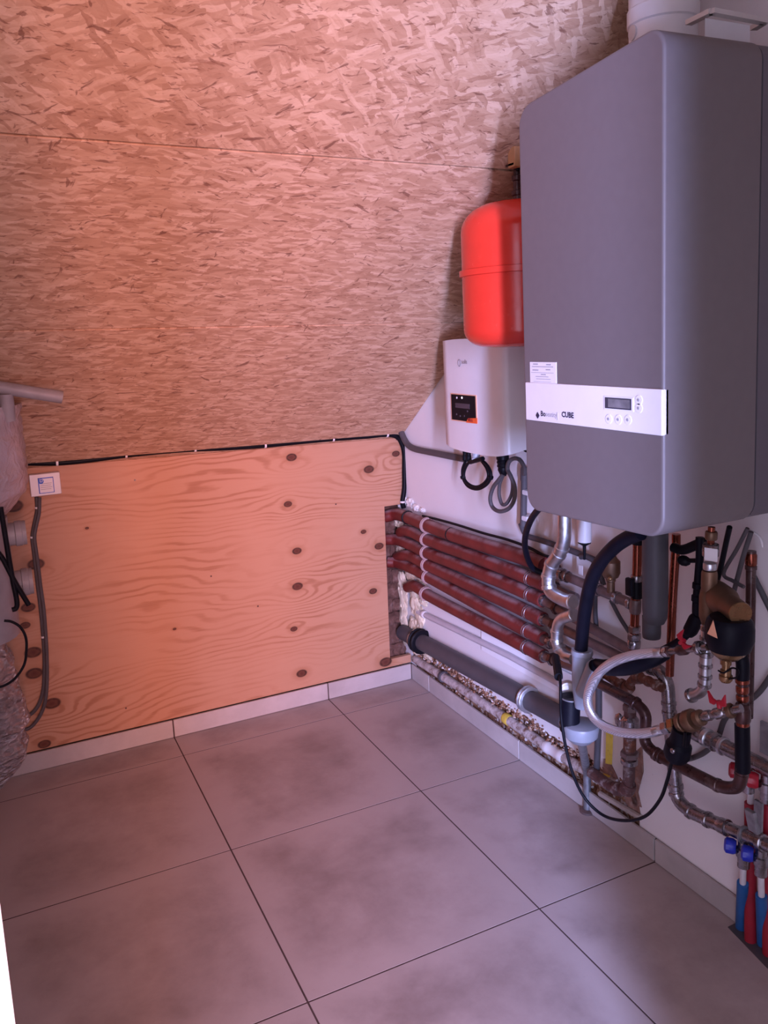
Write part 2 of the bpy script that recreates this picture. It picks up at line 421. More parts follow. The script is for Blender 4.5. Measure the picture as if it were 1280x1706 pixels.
TY = 0.72; SLOPE = math.atan(TY)
M['osb_coarse'] = osb('osb_coarse', False)
M['osb_fine'] = osb('osb_fine', True)

# pine plywood with knots (world x, z)
KN = [(486,762,9),(480,840,7),(495,918,8),(496,977,9),(490,1048,6),(503,1122,9),(615,782,9),(606,886,5),(632,910,8),(622,985,7),(643,1103,11),
      (22,843,15),(60,940,13),(47,1012,11),(42,1042,8),(55,1087,13),(57,1122,13),(87,1172,13),(74,1240,10),(660,756,7),(291,1048,3),(145,880,3)]
t = NT('plywood'); p = t.pos(); sx = t.n('ShaderNodeSeparateXYZ'); t.l(p, sx.inputs[0])
flow = None; dark = None; ringd = None
for i, (u, v, rr) in enumerate(KN):
    k = PY(u, v); kr = rp(k, rr)
    dx = t.math('DIVIDE', t.math('SUBTRACT', sx.outputs[0], k.x), kr*1.15); dz = t.math('DIVIDE', t.math('SUBTRACT', sx.outputs[2], k.z), kr*.78)
    d2 = t.math('ADD', t.math('MULTIPLY', dx, dx), t.math('MULTIPLY', dz, dz))
    rd = t.math('SQRT', d2)
    ringd = rd if ringd is None else t.math('MINIMUM', ringd, rd)
    if rr > 4:   # grain parts around the knot
        g = t.math('DIVIDE', t.math('MULTIPLY', dz, kr*1.9), t.math('ADD', 1.0, t.math('MULTIPLY', d2, .16)))
        flow = g if flow is None else t.math('ADD', flow, g)
low1 = t.noise(t.map(p, (.9, 1, 3.0)), 1.3, 3, .5)
low2 = t.noise(t.map(p, (1.6, 1, 7.0)), 2.2, 4, .5)
ph = t.math('SUBTRACT', t.math('ADD', sx.outputs[2], t.math('ADD', t.math('MULTIPLY', low1, .26), t.math('MULTIPLY', low2, .035))), flow)
bands = t.math('SINE', t.math('MULTIPLY', ph, 300.0))
fine = t.noise(t.map(p, (3, 1, 120)), 1.6, 4, .6)
bl = t.math('ADD', t.math('MULTIPLY', t.sm(bands, -.2, 1.1), t.sm(t.noise(t.map(p, (1.2,1,2.5)), 1.7, 2), .30, .66)), t.math('MULTIPLY', t.math('SUBTRACT', fine, .5), .9))
c = t.ramp(bl, [(-.0,(.48,.265,.165)),(.5,(.44,.228,.135)),(1.25,(.35,.165,.09))])
c = t.mix(t.math('MULTIPLY', t.sm(t.noise(p, 3.3, 3), .5, .75), .3), c, (.53,.325,.215))
halo = t.math('SUBTRACT', 1.0, t.sm(ringd, .9, 2.3)); c = t.mix(t.math('MULTIPLY', halo, .5), c, (.34,.15,.075))
kf = t.math('SUBTRACT', 1.0, t.sm(ringd, .75, 1.05))
kc = t.ramp(t.math('ADD', t.math('MULTIPLY', ringd, .8), t.math('MULTIPLY', t.math('SUBTRACT', t.noise(p, 60, 3), .5), .6)), [(.1,(.10,.03,.018)),(.42,(.13,.045,.026)),(.72,(.025,.008,.006))])
c = t.mix(kf, c, kc)
t.set(c, .55, 0, .3); t.bump(fine, .06, .002); M['plywood'] = t.m

# ------------------------------------------------------------------ the setting
XL = -3.4; YF = -2.95; JX = -1.056
gx = [.0, -.376, -.976, -1.576, -2.176, -2.776]; gy = [0, -.156, -.756, -1.356, -1.956, -2.556, -3.156]
floor = struct('floor', MB().box((XL-.1,-3.16,-.06), (.12,.14,-.0007)), M['grout'])
G = .0022
for i in range(len(gx)-1):
    for j in range(len(gy)-1):
        x1, x0 = gx[i], gx[i+1]; y1, y0 = gy[j], gy[j+1]
        if i == 0: x1 = -.002
        if j == 0: y1 = -.002
        obj('tile', MB().box((x0+G, y0+G, -.012), (x1-G, y1-G, 0.0)), M['tile'], floor)
for j in range(len(gy)-1):
    obj('tile', MB().box((XL+.002, gy[j+1]+G, -.012), (gx[-1]-G, gy[j]-G-(.002 if j == 0 else 0), 0.0)), M['tile'], floor)
a = PZ(1213,1545); b = PZ(1262,1520); c_ = PZ(1330,1580); e = PZ(1290,1625)
obj('cutout_dark_plate', MB().prism([(q.x, q.y, -.002) for q in (a, b, c_, e)], (0,0,.0035)), M['pvc_dark'], floor)  # dark plate in place of the shaded floor cutout where pipes enter

SK = .0655
bb = struct('baseboard_back', MB().box((XL,-.006,0), (-.002,-.001,SK-.002)), M['grout'])
xs = [-.010, -.376, -.976, -1.576, -2.176, -2.776, -3.376]
for i in range(6): obj('tile', MB().box((xs[i+1]+G, -.011, .002), (xs[i]-G, -.003, SK)), M['skirt'], bb, bevel=.001, seg=1)
br = struct('baseboard_right', MB().box((-.006,-2.9,0), (-.001,-.002,SK-.002)), M['grout'])
ys = [-.011, -.156, -.756, -1.356, -1.956, -2.556, -2.93]
for i in range(6): obj('tile', MB().box((-.011, ys[i+1]+G, .002), (-.003, ys[i]-G, SK)), M['skirt'], br, bevel=.001, seg=1)

# right wall: plaster with a ragged chase broken out along the bottom
def chase_z(y):
    k = noise.noise(V((y*16,0,3)))*.012+noise.noise(V((y*60,4,3)))*.008+noise.noise(V((y*160,9,3)))*.006
    return .126+.030*min(1,max(0,-y/.22))+k
low = []; n = 150; CE = -PX(1066,1340).y
for i in range(n+1):
    y = -CE*i/n; z = chase_z(y) if 0 < i < n else .126
    low.append((0, y, max(z, .068)))
poly = [(0,.12,-.004),(0,.0,-.004),(0,.0,.126)]+low[1:]+[(0,-CE,-.004),(0,-3.0,-.004),(0,-3.0,3.4),(0,.12,3.4)]
wr = struct('wall_right', MB().prism(poly, (.05,0,0)), M['plaster'], smooth=20)
m = MB(); nn = 110; hh = 9; vs = []
for i in range(nn+1):
    for j in range(hh+1):
        y = -(CE+.01)*i/nn; z = .03+.17*j/hh
        x = .020+.016*noise.noise(V((y*30,z*30,1)))+.010*noise.noise(V((y*75,z*75,2)))
        vs.append((x, y, z))
m.add(vs, [(i*(hh+1)+j, (i+1)*(hh+1)+j, (i+1)*(hh+1)+j+1, i*(hh+1)+j+1) for i in range(nn) for j in range(hh)])
obj('rubble_back', m, M['rubble'], wr)
m = MB()
for i in range(560):                     # crumbs of plaster and brick on the ragged edge and in the chase
    y = -.02-(CE-.03)*random.random(); z = chase_z(y)+random.gauss(-.010,.013); z = max(.07, z)
    s_ = random.uniform(.002,.0065)
    m.blob((random.uniform(-.003,.006), y, z), s_, s_*1.3, s_, .4, 2, 1, i)
tag(obj('chase_crumbs', m, M['rubble'], wr), kind='stuff')
wb = struct('wall_back', MB().box((XL-.1,.10,-.004), (.12,.16,1.12)), M['mortar'])
obj('mortar_bed', MB().box((-.25,.066,.06), (.0,.10,.76)), M['brick'], wb)
z = .065; k = 0
while z < .74:
    h_ = random.uniform(.045,.085)
    for x0, x1 in (((-.25,-.052),(-.05,.0)) if k % 2 else ((-.25,-.100),(-.098,.0))):
        m = MB(); vs = []; nx, nz = 7, 5; yb = .046+random.uniform(-.014,.012)
        for i in range(nx+1):
            for j in range(nz+1):
                x, zz = x0+(x1-x0)*i/nx, z+(h_-.002)*j/nz
                vs.append((x, yb+.016*noise.noise(V((x*60,zz*60,k)))+(.014 if i in (0,nx) or j in (0,nz) else 0), zz))
        m.add(vs, [(i*(nz+1)+j,(i+1)*(nz+1)+j,(i+1)*(nz+1)+j+1,i*(nz+1)+j+1) for i in range(nx) for j in range(nz)])
        obj('brick', m, M['brick'], wb)
    z += h_; k += 1
obj('cavity_lining', MB().box((-.26,.05,.06),(-.25,.10,.76)), M['brick'], wb)

# sloped roof: OSB boards under the rafters, tilt like the photo's seams
TX = -.024
def slope(x, s, d=0.0):      # s: run towards the camera in y; d above the underside
    return V((x, -s, .995+TX*x+TY*s)) + V((-TX, TY, 1)).normalized()*d
def board(x0, x1, s0, s1, mat, par):
    g = .0020
    c4 = [slope(x0+g,s0+g), slope(x1-g,s0+g), slope(x1-g,s1-g), slope(x0+g,s1-g)]
    o = obj('osb_board', MB().prism(c4, V((-TX,TY,1)).normalized()*.018), mat, par, bevel=.001, seg=1)
    return o
up = V((-TX,TY,1)).normalized()
cei = struct('ceiling', MB().prism([slope(XL-.1,-.15,.02), slope(.03,-.15,.02), slope(.03,3.4,.02), slope(XL-.1,3.4,.02)], up*.05), M['brick'])
S1, S2 = .585, 1.083
board(XL, -.0, -.03, S1, M['osb_fine'], cei); board(XL, -.0, S1, S2, M['osb_fine'], cei)
board(XL, -.0, S2, 1.72, M['osb_coarse'], cei); board(XL, -.0, 1.72, 2.34, M['osb_coarse'], cei); board(XL, -.0, 2.34, 3.0, M['osb_coarse'], cei)

struct('wall_left', MB().box((XL-.1,-3.0,-.004), (XL,.12,3.4)), M['plaster'])
struct('wall_front', MB().box((JX,YF-.05,-.004), (.0,YF,3.2)).box((XL,YF-.05,-.004), (-2.02,YF,3.2)).box((-2.02,YF-.05,2.12), (JX,YF,3.2)), M['plaster'])
dl = thing('door_1', None, None, PY(14,1640,-2.3)); dl['kind'] = 'structure'
pe = PY(25,1706,-2.3); dirn = V((-.42,.9,0)).normalized(); wd = V((-.9,-.42,0)).normalized()
m = MB(); q0 = V((pe.x+.001, -2.3, .01))
m.prism([q0, q0+wd*.04, q0+wd*.04+dirn*.73, q0+dirn*.73], (0,0,2.03))
obj('door_leaf', m, M['plastic_white'], dl, bevel=.002)
hp = q0+V((0,0,1.03))+dirn*.07+V((.012,.03,0))*0
m = MB(); c0 = hp+wd*.04
m.tube([c0, c0+wd*.05, c0+wd*.05+dirn*.11], .009, 10)
obj('door_handle', m, M['steel'], dl)

# ------------------------------------------------------------------ plywood panel on the knee wall
tz = lambda x: .995+TX*x - .004
root = thing('plywood_panel', 'pale pine plywood panel with dark knots covering the knee wall', 'panel', (-1.0,.0,SK))
poly = [(-2.4,.001,SK+.002),(-.004,.001,SK+.002),(-.004,.001,.100),(-.098,.001,.100),(-.091,.001,.726),(-.004,.001,.726),(-.004,.001,tz(0)),(-2.4,.001,tz(-2.4))]
obj('sheet', MB().prism(poly, (0,.018,0)), M['plywood'], root, bevel=.0008, seg=1)
for u, v in ((225,800),(352,960),(560,840),(210,1180),(430,1010)):
    q = PY(u,v,0); m = MB(); m.lathe((q.x,.0015,q.z), (0,-1,0), [(0,.0035),(.001,.003)], 10)
    obj('screw', m, M['rust_pipe'], root)

# expanding foam round the pipe opening
m = MB()
for i,(u,v,ru,rv,xx) in enumerate([(664,872,13,9,-.020),(684,880,15,8,-.016),(660,890,9,14,-.020),(668,908,12,9,-.02),(688,914,14,7,-.016),(660,918,9,10,-.022),(664,965,14,16,-.02),(684,957,18,9,-.014),(704,966,16,7,-.008),(672,990,12,22,-.018),(692,1004,14,22,-.012),(672,1022,10,22,-.02),(700,1028,12,20,-.008),(690,1040,12,12,-.01),(676,1060,10,12,-.016),(692,1078,16,12,-.012),(712,1088,16,9,-.008),(704,1070,10,8,-.008),(706,1000,12,10,-.006)]):
    q = PX(u,v,xx); m.blob((min(q.x,-.004), min(q.y,.02), q.z), .013, rp(q,ru), rp(q,rv), .55, 2.4, 3, i)
tag(obj('expanding_foam', m, M['foam']), 'cream expanding foam oozing round the red pipes in the corner', 'foam')
m = MB()
for i,(u,v,ru,rv) in enumerate([(672,832,9,8),(684,838,12,8),(694,846,10,6),(704,850,8,4),(668,842,6,6)]):
    q = PX(u,v,-.006); m.blob((-.006, q.y, q.z), .010, rp(q,ru), rp(q,rv), .5, 2.5, 3, i+40)
tag(obj('foam_lump', m, M['foam_white']), 'pale grey foam lumps just above the topmost red pipe', 'foam')

# ------------------------------------------------------------------ back wall: cables, wall box, ducts
pth = catmull([PY(u,v,-.010) for u,v in ((38,771),(95,771),(150,766),(210,758),(270,752),(325,748),(380,746),(440,742),(500,736),(555,731),(610,727),(645,724),(662,728),(670,740),(674,757),(674,785),(674,812),(671,836),(673,846))], 6)
cb = pipe_run('black_cable', 'thick black cable clipped along the top edge of the plywood', 'cable', pth, 4.3, M['black'], part='cable')
for u, v in ((95,771),(210,758),(325,748),(442,742),(555,731),(645,724),(671,836)):
    p, tt = near(pth, u, v); m = MB(); m.lathe(p, tt, [(-.0035,.0105),(.0035,.0105)], 12); m.box((p.x-.003,-.007,p.z+.008),(p.x+.003,.001,p.z+.016))
    obj('clip', m, M['plastic_white'], cb)
root = thing('wall_box', 'square white wall box with a printed sticker near the foil ducts', 'junction box', PY(75,830,0))
a, b = PY(52,829,-.03), PY(99,786,-.03)
obj('cover', MB().box((a.x,-.036,a.z+.002), (b.x,-.0005,b.z)), M['plastic_white'], root, bevel=.003)
st = [PY(62,797,-.0365), PY(88,795,-.0365), PY(90,820,-.0365), PY(64,822,-.0365)]
xa, xb, za, zb = st[0].x+.001, st[1].x+.001, st[2].z, st[0].z
for q in ((xa,zb-.003,xb,zb),(xa,za,xb,za+.002),(xa,za,xa+.003,zb),(xb-.002,za,xb,zb)):
    obj('sticker_line', MB().box((q[0],-.0368,q[1]),(q[2],-.0362,q[3])), M['ink_blue'], root)
m = MB(); m.lathe(((xa*3+xb)/4-.003,-.0362,zb-.011), (0,-1,0), [(0,.0085),(.0012,.0085)], 18); obj('sticker_emblem', m, M['ink_blue'], root)
text('sticker_text', 'D', M['plastic_white'], root, ((xa*3+xb)/4-.0068,-.0376,zb-.0165), (1,0,0), (0,0,1), .014)
for i in range(4):
    z0 = zb-.020-i*.0062; obj('sticker_print', MB().box((xa+.006+.004*(i == 0),-.0366,z0),(xb-.006-.003*(i % 2),-.0362,z0+.0013)), M['ink_grey'], root)
g1 = catmull([PY(u,v,-.008) for u,v in ((61,828),(62,845),(61,856),(56,880),(54,896),(56,915),(59,940),(63,975),(68,1015),(72,1060),(74,1090),(74,1120),(72,1150),(64,1175),(48,1192),(20,1203),(-30,1212))], 6)
r1 = pipe_run('grey_cable', 'grey cable hanging from the white wall box, upper branch behind the foil', 'cable', g1, 3.3, M['cable_grey'], part='cable')
for u, v in ((62,846),(54,895),(73,1061)):
    p, tt = near(g1, u, v); m = MB(); m.lathe(p, tt, [(-.003,.0075),(.003,.0075)], 10); m.box((p.x-.002,-.006,p.z-.002),(p.x+.012,.001,p.z+.003)); obj('clip', m, M['plastic_white'], r1)
g2 = catmull([PY(u,v,-.019) for u,v in ((66,829),(65.5,846),(64.5,858),(59,882),(57.5,897),(60,917),(63.5,942),(67.5,976),(73,1016),(76.5,1061),(78,1090),(78.5,1130),(76,1165),(68,1190),(54,1209),(40,1216),(0,1225))], 6)
pipe_run('grey_cable', 'second grey cable beside the first, looping lower into the foil duct', 'cable', g2, 3.0, M['cable_grey'], single=True)

def crumpled(u1, u2, vs, y, amp, mat, name, parent=None, n=30, k=46):
    """flexible duct: vs = list of (v, right edge u) down the duct"""
    m = MB(); V_ = []
    rows = []
    for i in range(k+1):
        s = i/k*(len(vs)-1); j = min(int(s), len(vs)-2); tt = s-j
        v = vs[j][0]*(1-tt)+vs[j+1][0]*tt; ur = vs[j][1]*(1-tt)+vs[j+1][1]*tt
        e = PY(ur, v, y); rows.append(e)
    for i, e in enumerate(rows):
        R = e.x-DX
        for a_ in range(n):
            an = 2*math.pi*a_/n; rr = R*(1+amp*noise.noise(V((math.cos(an)*3, math.sin(an)*3, e.z*22)))+amp*.6*noise.noise(V((math.cos(an)*7, math.sin(an)*7, e.z*55))))
            V_.append((DX+rr*math.cos(an), y+rr*math.sin(an)*.95, e.z))
    m.add(V_, [(i*n+q, i*n+(q+1)%n, (i+1)*n+(q+1)%n, (i+1)*n+q) for i in range(k) for q in range(n)]+[tuple(range(n)), tuple(k*n+q for q in range(n))])
    return obj(name, m, mat, parent, smooth=60)
DX = -1.56; DY = -.36
root = thing('ventilation_duct', 'film wrapped flexible duct hanging at the left edge above the spigots', 'duct', (DX,DY,.9))
crumpled(0,0,[(672,34),(700,36),(740,42),(785,47),(815,42),(840,24),(858,6)], DY, .05, M['film'], 'wrapping', root)
tj = thing('tee_pipe', 'grey plastic tee pipe above the film wrapped duct at the left edge', 'pipe', PY(20,660,-.47))
a, b = PY(-60,636,-.47), PY(104,662,-.47)
m = MB(); m.tube([a,b], rp(b,10.5), 20); obj('cross_pipe', m, M['pvc_dull'], tj)
a, b = PY(10,655,-.47), PY(15,700,-.455)
m = MB(); m.tube([a,b], rp(b,11), 20); obj('down_pipe', m, M['pvc_dull'], tj)
root = thing('duct_connector', 'grey ventilation spigot pipe with two collars at the left edge', 'duct', (DX,DY,.5))
a, b = PY(-8,862,DY), PY(-2,1056,DY)
m = MB(); m.tube([V((DX-.01,DY,a.z)), V((DX-.01,DY,b.z))], PY(20,930,DY).x-DX+.01, 26); obj('body', m, M['pvc_dull'], root)
for (u,v0,v1) in ((41,866,908),(52,945,990)):
    p0, p1 = PY(u,v0,DY), PY(u,v1,DY); c0 = V((DX,DY,(p0.z+p1.z)/2)); R = (p0.z-p1.z)/2
    m = MB(); m.lathe(c0, (1,0,0), [(0,R*.9),(p0.x-DX-.03,R*.9),(p0.x-DX-.028,R),(p0.x-DX-.012,R),(p0.x-DX-.01,R*.95),(p0.x-DX,R*.95)], 24)
    obj('collar', m, M['pvc_dull'], root)
root = thing('foil_duct', 'crinkled shiny foil duct bulging near the floor at the left edge', 'duct', (DX,DY,.0))
crumpled(0,0,[(1062,6),(1090,20),(1120,26),(1150,38),(1180,44),(1195,50),(1210,40),(1230,48),(1255,44),(1285,24),(1305,10)], DY, .10, M['foil'], 'foil', root, 40, 70)
for lab, l, px in (('straight black cable hanging in front of the grey spigots', ((1,845),(10,900),(20,960),(28,1000),(27,1013),(20,1016)), 4.2),
                   ('short black cable crossing diagonally over the grey spigots', ((-20,905),(2,927),(24,968),(48,1008)), 4.2),
                   ('thin black wire curving over the foil duct at the left edge', ((7,1034),(20,1036),(34,1045),(43,1062),(44,1085),(40,1108),(25,1130),(5,1143),(-20,1147)), 2.2)):
    pipe_run('black_cable', lab, 'cable', catmull([PY(u,v,-.50) for u,v in l], 6), px, M['black'], single=True)

# ------------------------------------------------------------------ grey boiler
BX0, BX1, BY0, BY1, BZ0, BZ1 = -.455, -.243, -1.838, -1.452, 1.030, 1.848
def rrect(y0, y1, z0, z1, rad, x, seg=7):
    out = []
    for cy_, cz_, a0 in ((y1-rad,z1-rad,0),(y0+rad,z1-rad,90),(y0+rad,z0+rad,180),(y1-rad,z0+rad,270)):
        for i in range(seg+1):
            an = math.radians(a0+90*i/seg); out.append(V((x, cy_+rad*math.cos(an), cz_+rad*math.sin(an))))
    return out
def sag(p):          # the cover hangs a little low at its far end
    k = (p.y-BY0)/(BY1-BY0); p.z += k*(-.013-.018*(p.z-BZ0)/(BZ1-BZ0)); return p
root = thing('boiler', 'large dark grey wall hung boiler with a white control strip', 'boiler', (-.2,(BY0+BY1)/2,BZ0))
m = MB(); n = 32; rings = []
bev = .006
rings = [(BX0+bev*(1-math.cos(math.radians(90*i/4))), bev*(1-math.sin(math.radians(90*i/4)))) for i in range(5)]
rings.append((BX1, 0)); vs = []
for x, ins in rings: vs += [sag(p) for p in rrect(BY0+ins, BY1-ins, BZ0+ins, BZ1-ins, .038-ins, x)]
m.add(vs, [(i*n+k, i*n+(k+1)%n, (i+1)*n+(k+1)%n, (i+1)*n+k) for i in range(5) for k in range(n)]+[tuple(range(n)), tuple(5*n+k for k in range(n))])
wn(obj('front_cover', m, M['boiler_grey'], root))
m = MB(); vs = [sag(p) for p in rrect(BY0+.002, BY1-.002, BZ0+.002, BZ1-.002, .036, BX1+.006)+rrect(BY0+.002, BY1-.002, BZ0+.002, BZ1-.002, .036, -.035)]
m.add(vs, [(k,(k+1)%n,(k+1)%n+n,k+n) for k in range(n)]+[tuple(range(n)), tuple(n+k for k in range(n))]); wn(obj('rear_casing', m, M['boiler_body'], root))
obj('seam_gasket', MB().box((BX1-.001,BY0+.012,BZ0+.012),(BX1+.007,BY1-.012,BZ1-.04)), M['black'], root)
SZ0, SZ1 = 1.2065, 1.2835
strip = obj('control_strip', MB().box((BX0-.004,BY0+.000,SZ0),(BX0+.012,BY1-.010,SZ1)), M['plastic_white'], root, bevel=.002)
XF = BX0-.0042
def onf(u, v, x=XF): return PX(u, v, x)
def rect_on(name, u0, v0, u1, v1, mat, par, t_=.0012, x=XF):
    a, b = onf(u0,v0,x), onf(u1,v1,x)
    return obj(name, MB().box((x-t_, min(a.y,b.y), min(a.z,b.z)), (x+.0008, max(a.y,b.y), max(a.z,b.z))), mat, par)
rect_on('display_bezel', 1007.5,659.5,1056,686, M['plastic_white'], root, .0014)
rect_on('display', 1009.5,661.5,1053.5,683.5, M['lcd'], root, .002); rect_on('display_glass', 1015,664,1051,681, M['lcd_reflection'], root, .0024)
for u,v in ((1015,698),(1031,699),(1047,699.5),(1065,666.5),(1065,680)):
    q = onf(u,v); m = MB(); m.lathe((XF+.0005,q.y,q.z), (-1,0,0), [(0,.0085),(.0012,.0085),(.0016,.008)], 18); bt = obj('button', m, M['plastic_white'], root)
    m = MB(); m.lathe((XF-.001,q.y,q.z), (-1,0,0), [(0,.0028),(.0012,.0026)], 8); obj('button_mark', m, M['ink_grey'], bt)
q = onf(896.5,692); m = MB(); e1, e2 = V((0,-1,0)), V((0,0,1))
m.prism([V((XF-.0012,q.y,q.z))+e1*.0055*math.cos(a)+e2*.0065*math.sin(a) for a in (0,math.pi/2,math.pi,3*math.pi/2)], (.0012,0,0)); obj('logo_mark', m, M['ink'], root)
q = onf(901.5,695.2); text('logo_text', 'Bo', M['ink'], root, (XF-.0006,q.y,q.z), (0,-1,0), (0,0,1), .0145, bold=.03)
q = onf(909.8,695.6); text('logo_text', 'seatity', M['ink_grey'], root, (XF-.0006,q.y,q.z), (0,-1,0), (0,0,1), .0135)
rect_on('logo_divider', 929,687,929.6,700, M['ink_grey'], root)
q = onf(936.5,696.8); text('logo_text', 'CUBE', M['ink'], root, (XF-.0006,q.y,q.z), (0,-1,0), (0,0,1), .0145, bold=.035)
sx0 = BX0-.0005
stk = rect_on('label_sticker', 883.5,603,928,645, M['plastic_white'], root, .0008, sx0)
for i,(v,l0,l1) in enumerate([(606.5,.12,.30),(607.5,.62,.80),(611,.08,.88),(616.5,.10,.32),(616,.60,.78),(621,.05,.90),(624,.42,.60),(627.5,.22,.70),(631.5,.24,.78),(636,.14,.80),(641,.06,.90)]):
    rect_on('print_line', 884+44*l0, v-.9, 884+44*l1, v+.9, M['ink_grey'], root, .0014, sx0)
# flue on top and the beige hanging frame
c0 = PX(1105,20,-.20); R = rp(c0,55)
root2 = thing('flue_pipe', 'thick white flue pipe rising from the boiler top', 'pipe', (c0.x,c0.y,BZ1))
m = MB(); m.lathe((c0.x,c0.y,BZ1+.002), (0,0,1), [(0,R),(.42,R)], 32); obj('pipe', m, M['flue_white'], root2)
zt = PX(1105,6,-.26).z
m = MB(); m.lathe((c0.x,c0.y,zt-.012), (0,0,1), [(0,R),(.003,R*1.05),(.03,R*1.05),(.033,R)], 32); obj('clamp_band', m, M['flue_white'], root2)
for u,v,rr in ((1066,31,.010),(1064,55,.014)):
    dv = (PX(u,v,-.25)-V((c0.x,c0.y,PX(u,v,-.25).z))); dv.z = 0; dv.normalize(); q = V((c0.x,c0.y,PX(u,v,-.25).z))+dv*R
    m = MB(); m.lathe(q-dv*.003, dv, [(0,rr),(.005,rr),(.006,rr*.6)], 16); obj('test_plug', m, M['flue_white'] if rr < .012 else M['beige_metal'], root2)
root2 = thing('hanging_frame', 'beige metal bracket frame on the wall behind the boiler top', 'bracket', (-.06,-1.72,BZ1))
fx = -.13
P4 = [PX(1150,38,fx-.06), PX(1186,20,fx), PX(1275,36,fx), PX(1256,52,fx-.06)]
zt = BZ1+.055
P4 = [PZ(1148,38,zt), PZ(1186,19,zt), PZ(1274,36,zt), PZ(1256,47,zt)]
for i in range(3):
    a, b = P4[i], P4[i+1]; dd = (b-a).normalized(); sd = V((-dd.y,dd.x,0))
    obj('rail', MB().obox((a+b)/2, (b-a)/2*1.02, sd*.007, V((0,0,.004))), M['beige_metal'], root2)
a, b = P4[0], P4[3]
obj('web', MB().prism([PZ(1175,30,zt-.006), PZ(1250,42,zt-.006), PZ(1250,42,zt-.006)+V((0,0,-.05)), PZ(1175,30,zt-.006)+V((0,0,-.05))], (.004,.004,0)), M['flue_white'], root2)

# ------------------------------------------------------------------ red expansion vessel
tc = V((-.22,-1.113,0)); TR = .142; tz0, tz1 = 1.345, 1.704
root = thing('expansion_vessel', 'round bright red expansion vessel behind the boiler', 'tank', (tc.x,tc.y,tz0))
H = tz1-tz0; rb, rt = .058, .080
prof = [(0.0,.001),(.002,TR-rb-.02)]
prof += [(.004+rb*.8*(1-math.cos(math.radians(10*i))), TR-rb+rb*math.sin(math.radians(10*i))) for i in range(10)]
prof += [(H-.006-rt*.85+rt*.85*math.sin(math.radians(10*i)), TR-rt+rt*math.cos(math.radians(10*i))) for i in range(10)]
prof += [(H-.001,TR*.25),(H,.001)]
m = MB(); m.lathe((tc.x,tc.y,tz0), (0,0,1), prof, 48); obj('shell', m, M['tank_red'], root)
zs = tz0+.187
m = MB(); m.lathe((tc.x,tc.y,zs-.009), (0,0,1), [(0,TR-.002),(.002,TR+.007),(.016,TR+.007),(.018,TR-.002)], 48); obj('seam_ring', m, M['tank_red'], root)
# valve set above the vessel
root = thing('safety_group', 'brass fitting with a pale wooden handle block above the red vessel', 'valve', PX(866,322,-.22))
q = V((tc.x,tc.y,tz1))
m = MB(); m.lathe(q, (0,0,1), [(-.004,.010),(.01,.010),(.012,.014),(.022,.014),(.024,.009),(.045,.009),(.047,.013),(.058,.013),(.06,.008),(.10,.008)], 16); obj('stem', m, M['copper_dark'], root)
q = PX(858,258,-.24); m = MB(); m.box((q.x-.012,q.y-.016,q.z-.030),(q.x+.012,q.y+.014,q.z+.018)); obj('handle_block', m, M['wood_block'], root, bevel=.003)
q = PX(867,255,-.22); m = MB(); m.box((q.x-.014,q.y-.006,q.z-.04),(q.x+.014,q.y+.004,q.z+.03)); obj('bracket', m, M['black'], root)
q = PX(855,275,-.24); m = MB(); m.box((q.x-.012,q.y-.02,q.z-.003),(q.x+.012,q.y+.014,q.z+.002)); obj('bracket_foot', m, M['copper_dark'], root)

# ------------------------------------------------------------------ inverter
IX = -.175
iy0 = PX(832,600,IX).y; iy1 = PX(737,600,IX).y; iz0, iz1 = PX(790,751,IX).z, PX(760,566,IX).z
root = thing('inverter', 'white wall inverter with a small black display, beneath the red vessel', 'inverter', (-.1,(iy0+iy1)/2,iz0))
W_ = iy1-iy0
prof = []          # plan outline of the cover, bulging front with big corner rounds
for i in range(13):
    s = i/12; y = iy1-W_*s
    prof.append(V((IX+.004-.006*(1-(2*s-1)**2), y, 0)))
y1e, y0e = iy1+.008, iy0-.018
plan = [V((-.105,y1e,0)), V((IX+.020,y1e,0)), V((IX+.010,y1e-.003,0))]+prof+[V((IX+.007,iy0-.008,0)), V((IX+.013,y0e+.004,0)), V((IX+.022,y0e,0)), V((-.105,y0e-.004,0))]
m = MB(); n = len(plan); vs = []
vs = [V((p.x,p.y,iz0+.014-(.022*max(0,1-abs((p.y-(y0e+y1e)/2)/(W_*.62))**4) if p.x < IX+.03 else 0))) for p in plan]
vs += [V((p.x,p.y,iz1-.006+(.008*max(0,1-abs((p.y-(y0e+y1e)/2)/(W_*.6))**3) if p.x < IX+.03 else -.004))) for p in plan]
m.add(vs, [(k,(k+1)%n,(k+1)%n+n,k+n) for k in range(n)]+[tuple(range(n-1,-1,-1)), tuple(n+k for k in range(n))])
obj('front_cover', m, M['plastic_white'], root, smooth=50)
m = MB(); m.box((-.099,y0e-.004,iz0+.018),(-.012,y1e-.004,iz1-.012)); obj('rear_heatsink', m, M['heatsink'], root, bevel=.004)
q = PX(868,594,-.06); m = MB(); m.lathe((-.06,y0e-.004,iz1-.03), (0,-1,0), [(0,.006),(.003,.006)], 12); obj('side_plug', m, M['black'], root)
xf = IX-.0035
def plate(name, u0,v0,u1,v1, mat, par, x, t_=.0025, bev=0):
    a, b = PX(u0,v0,x), PX(u1,v1,x)
    return obj(name, MB().box((x-t_,min(a.y,b.y),min(a.z,b.z)),(x+.004,max(a.y,b.y),max(a.z,b.z))), mat, par, bevel=bev)
xq = IX-.0025
plate('display_border', 751.5,655,795.5,706, M['peach'], root, xq, .001)
pn = plate('display_panel', 752.8,656.5,794,704, M['black'], root, xq, .0022)
plate('display_window', 760,671,784,681.5, M['lcd'], pn, xq, .0028)
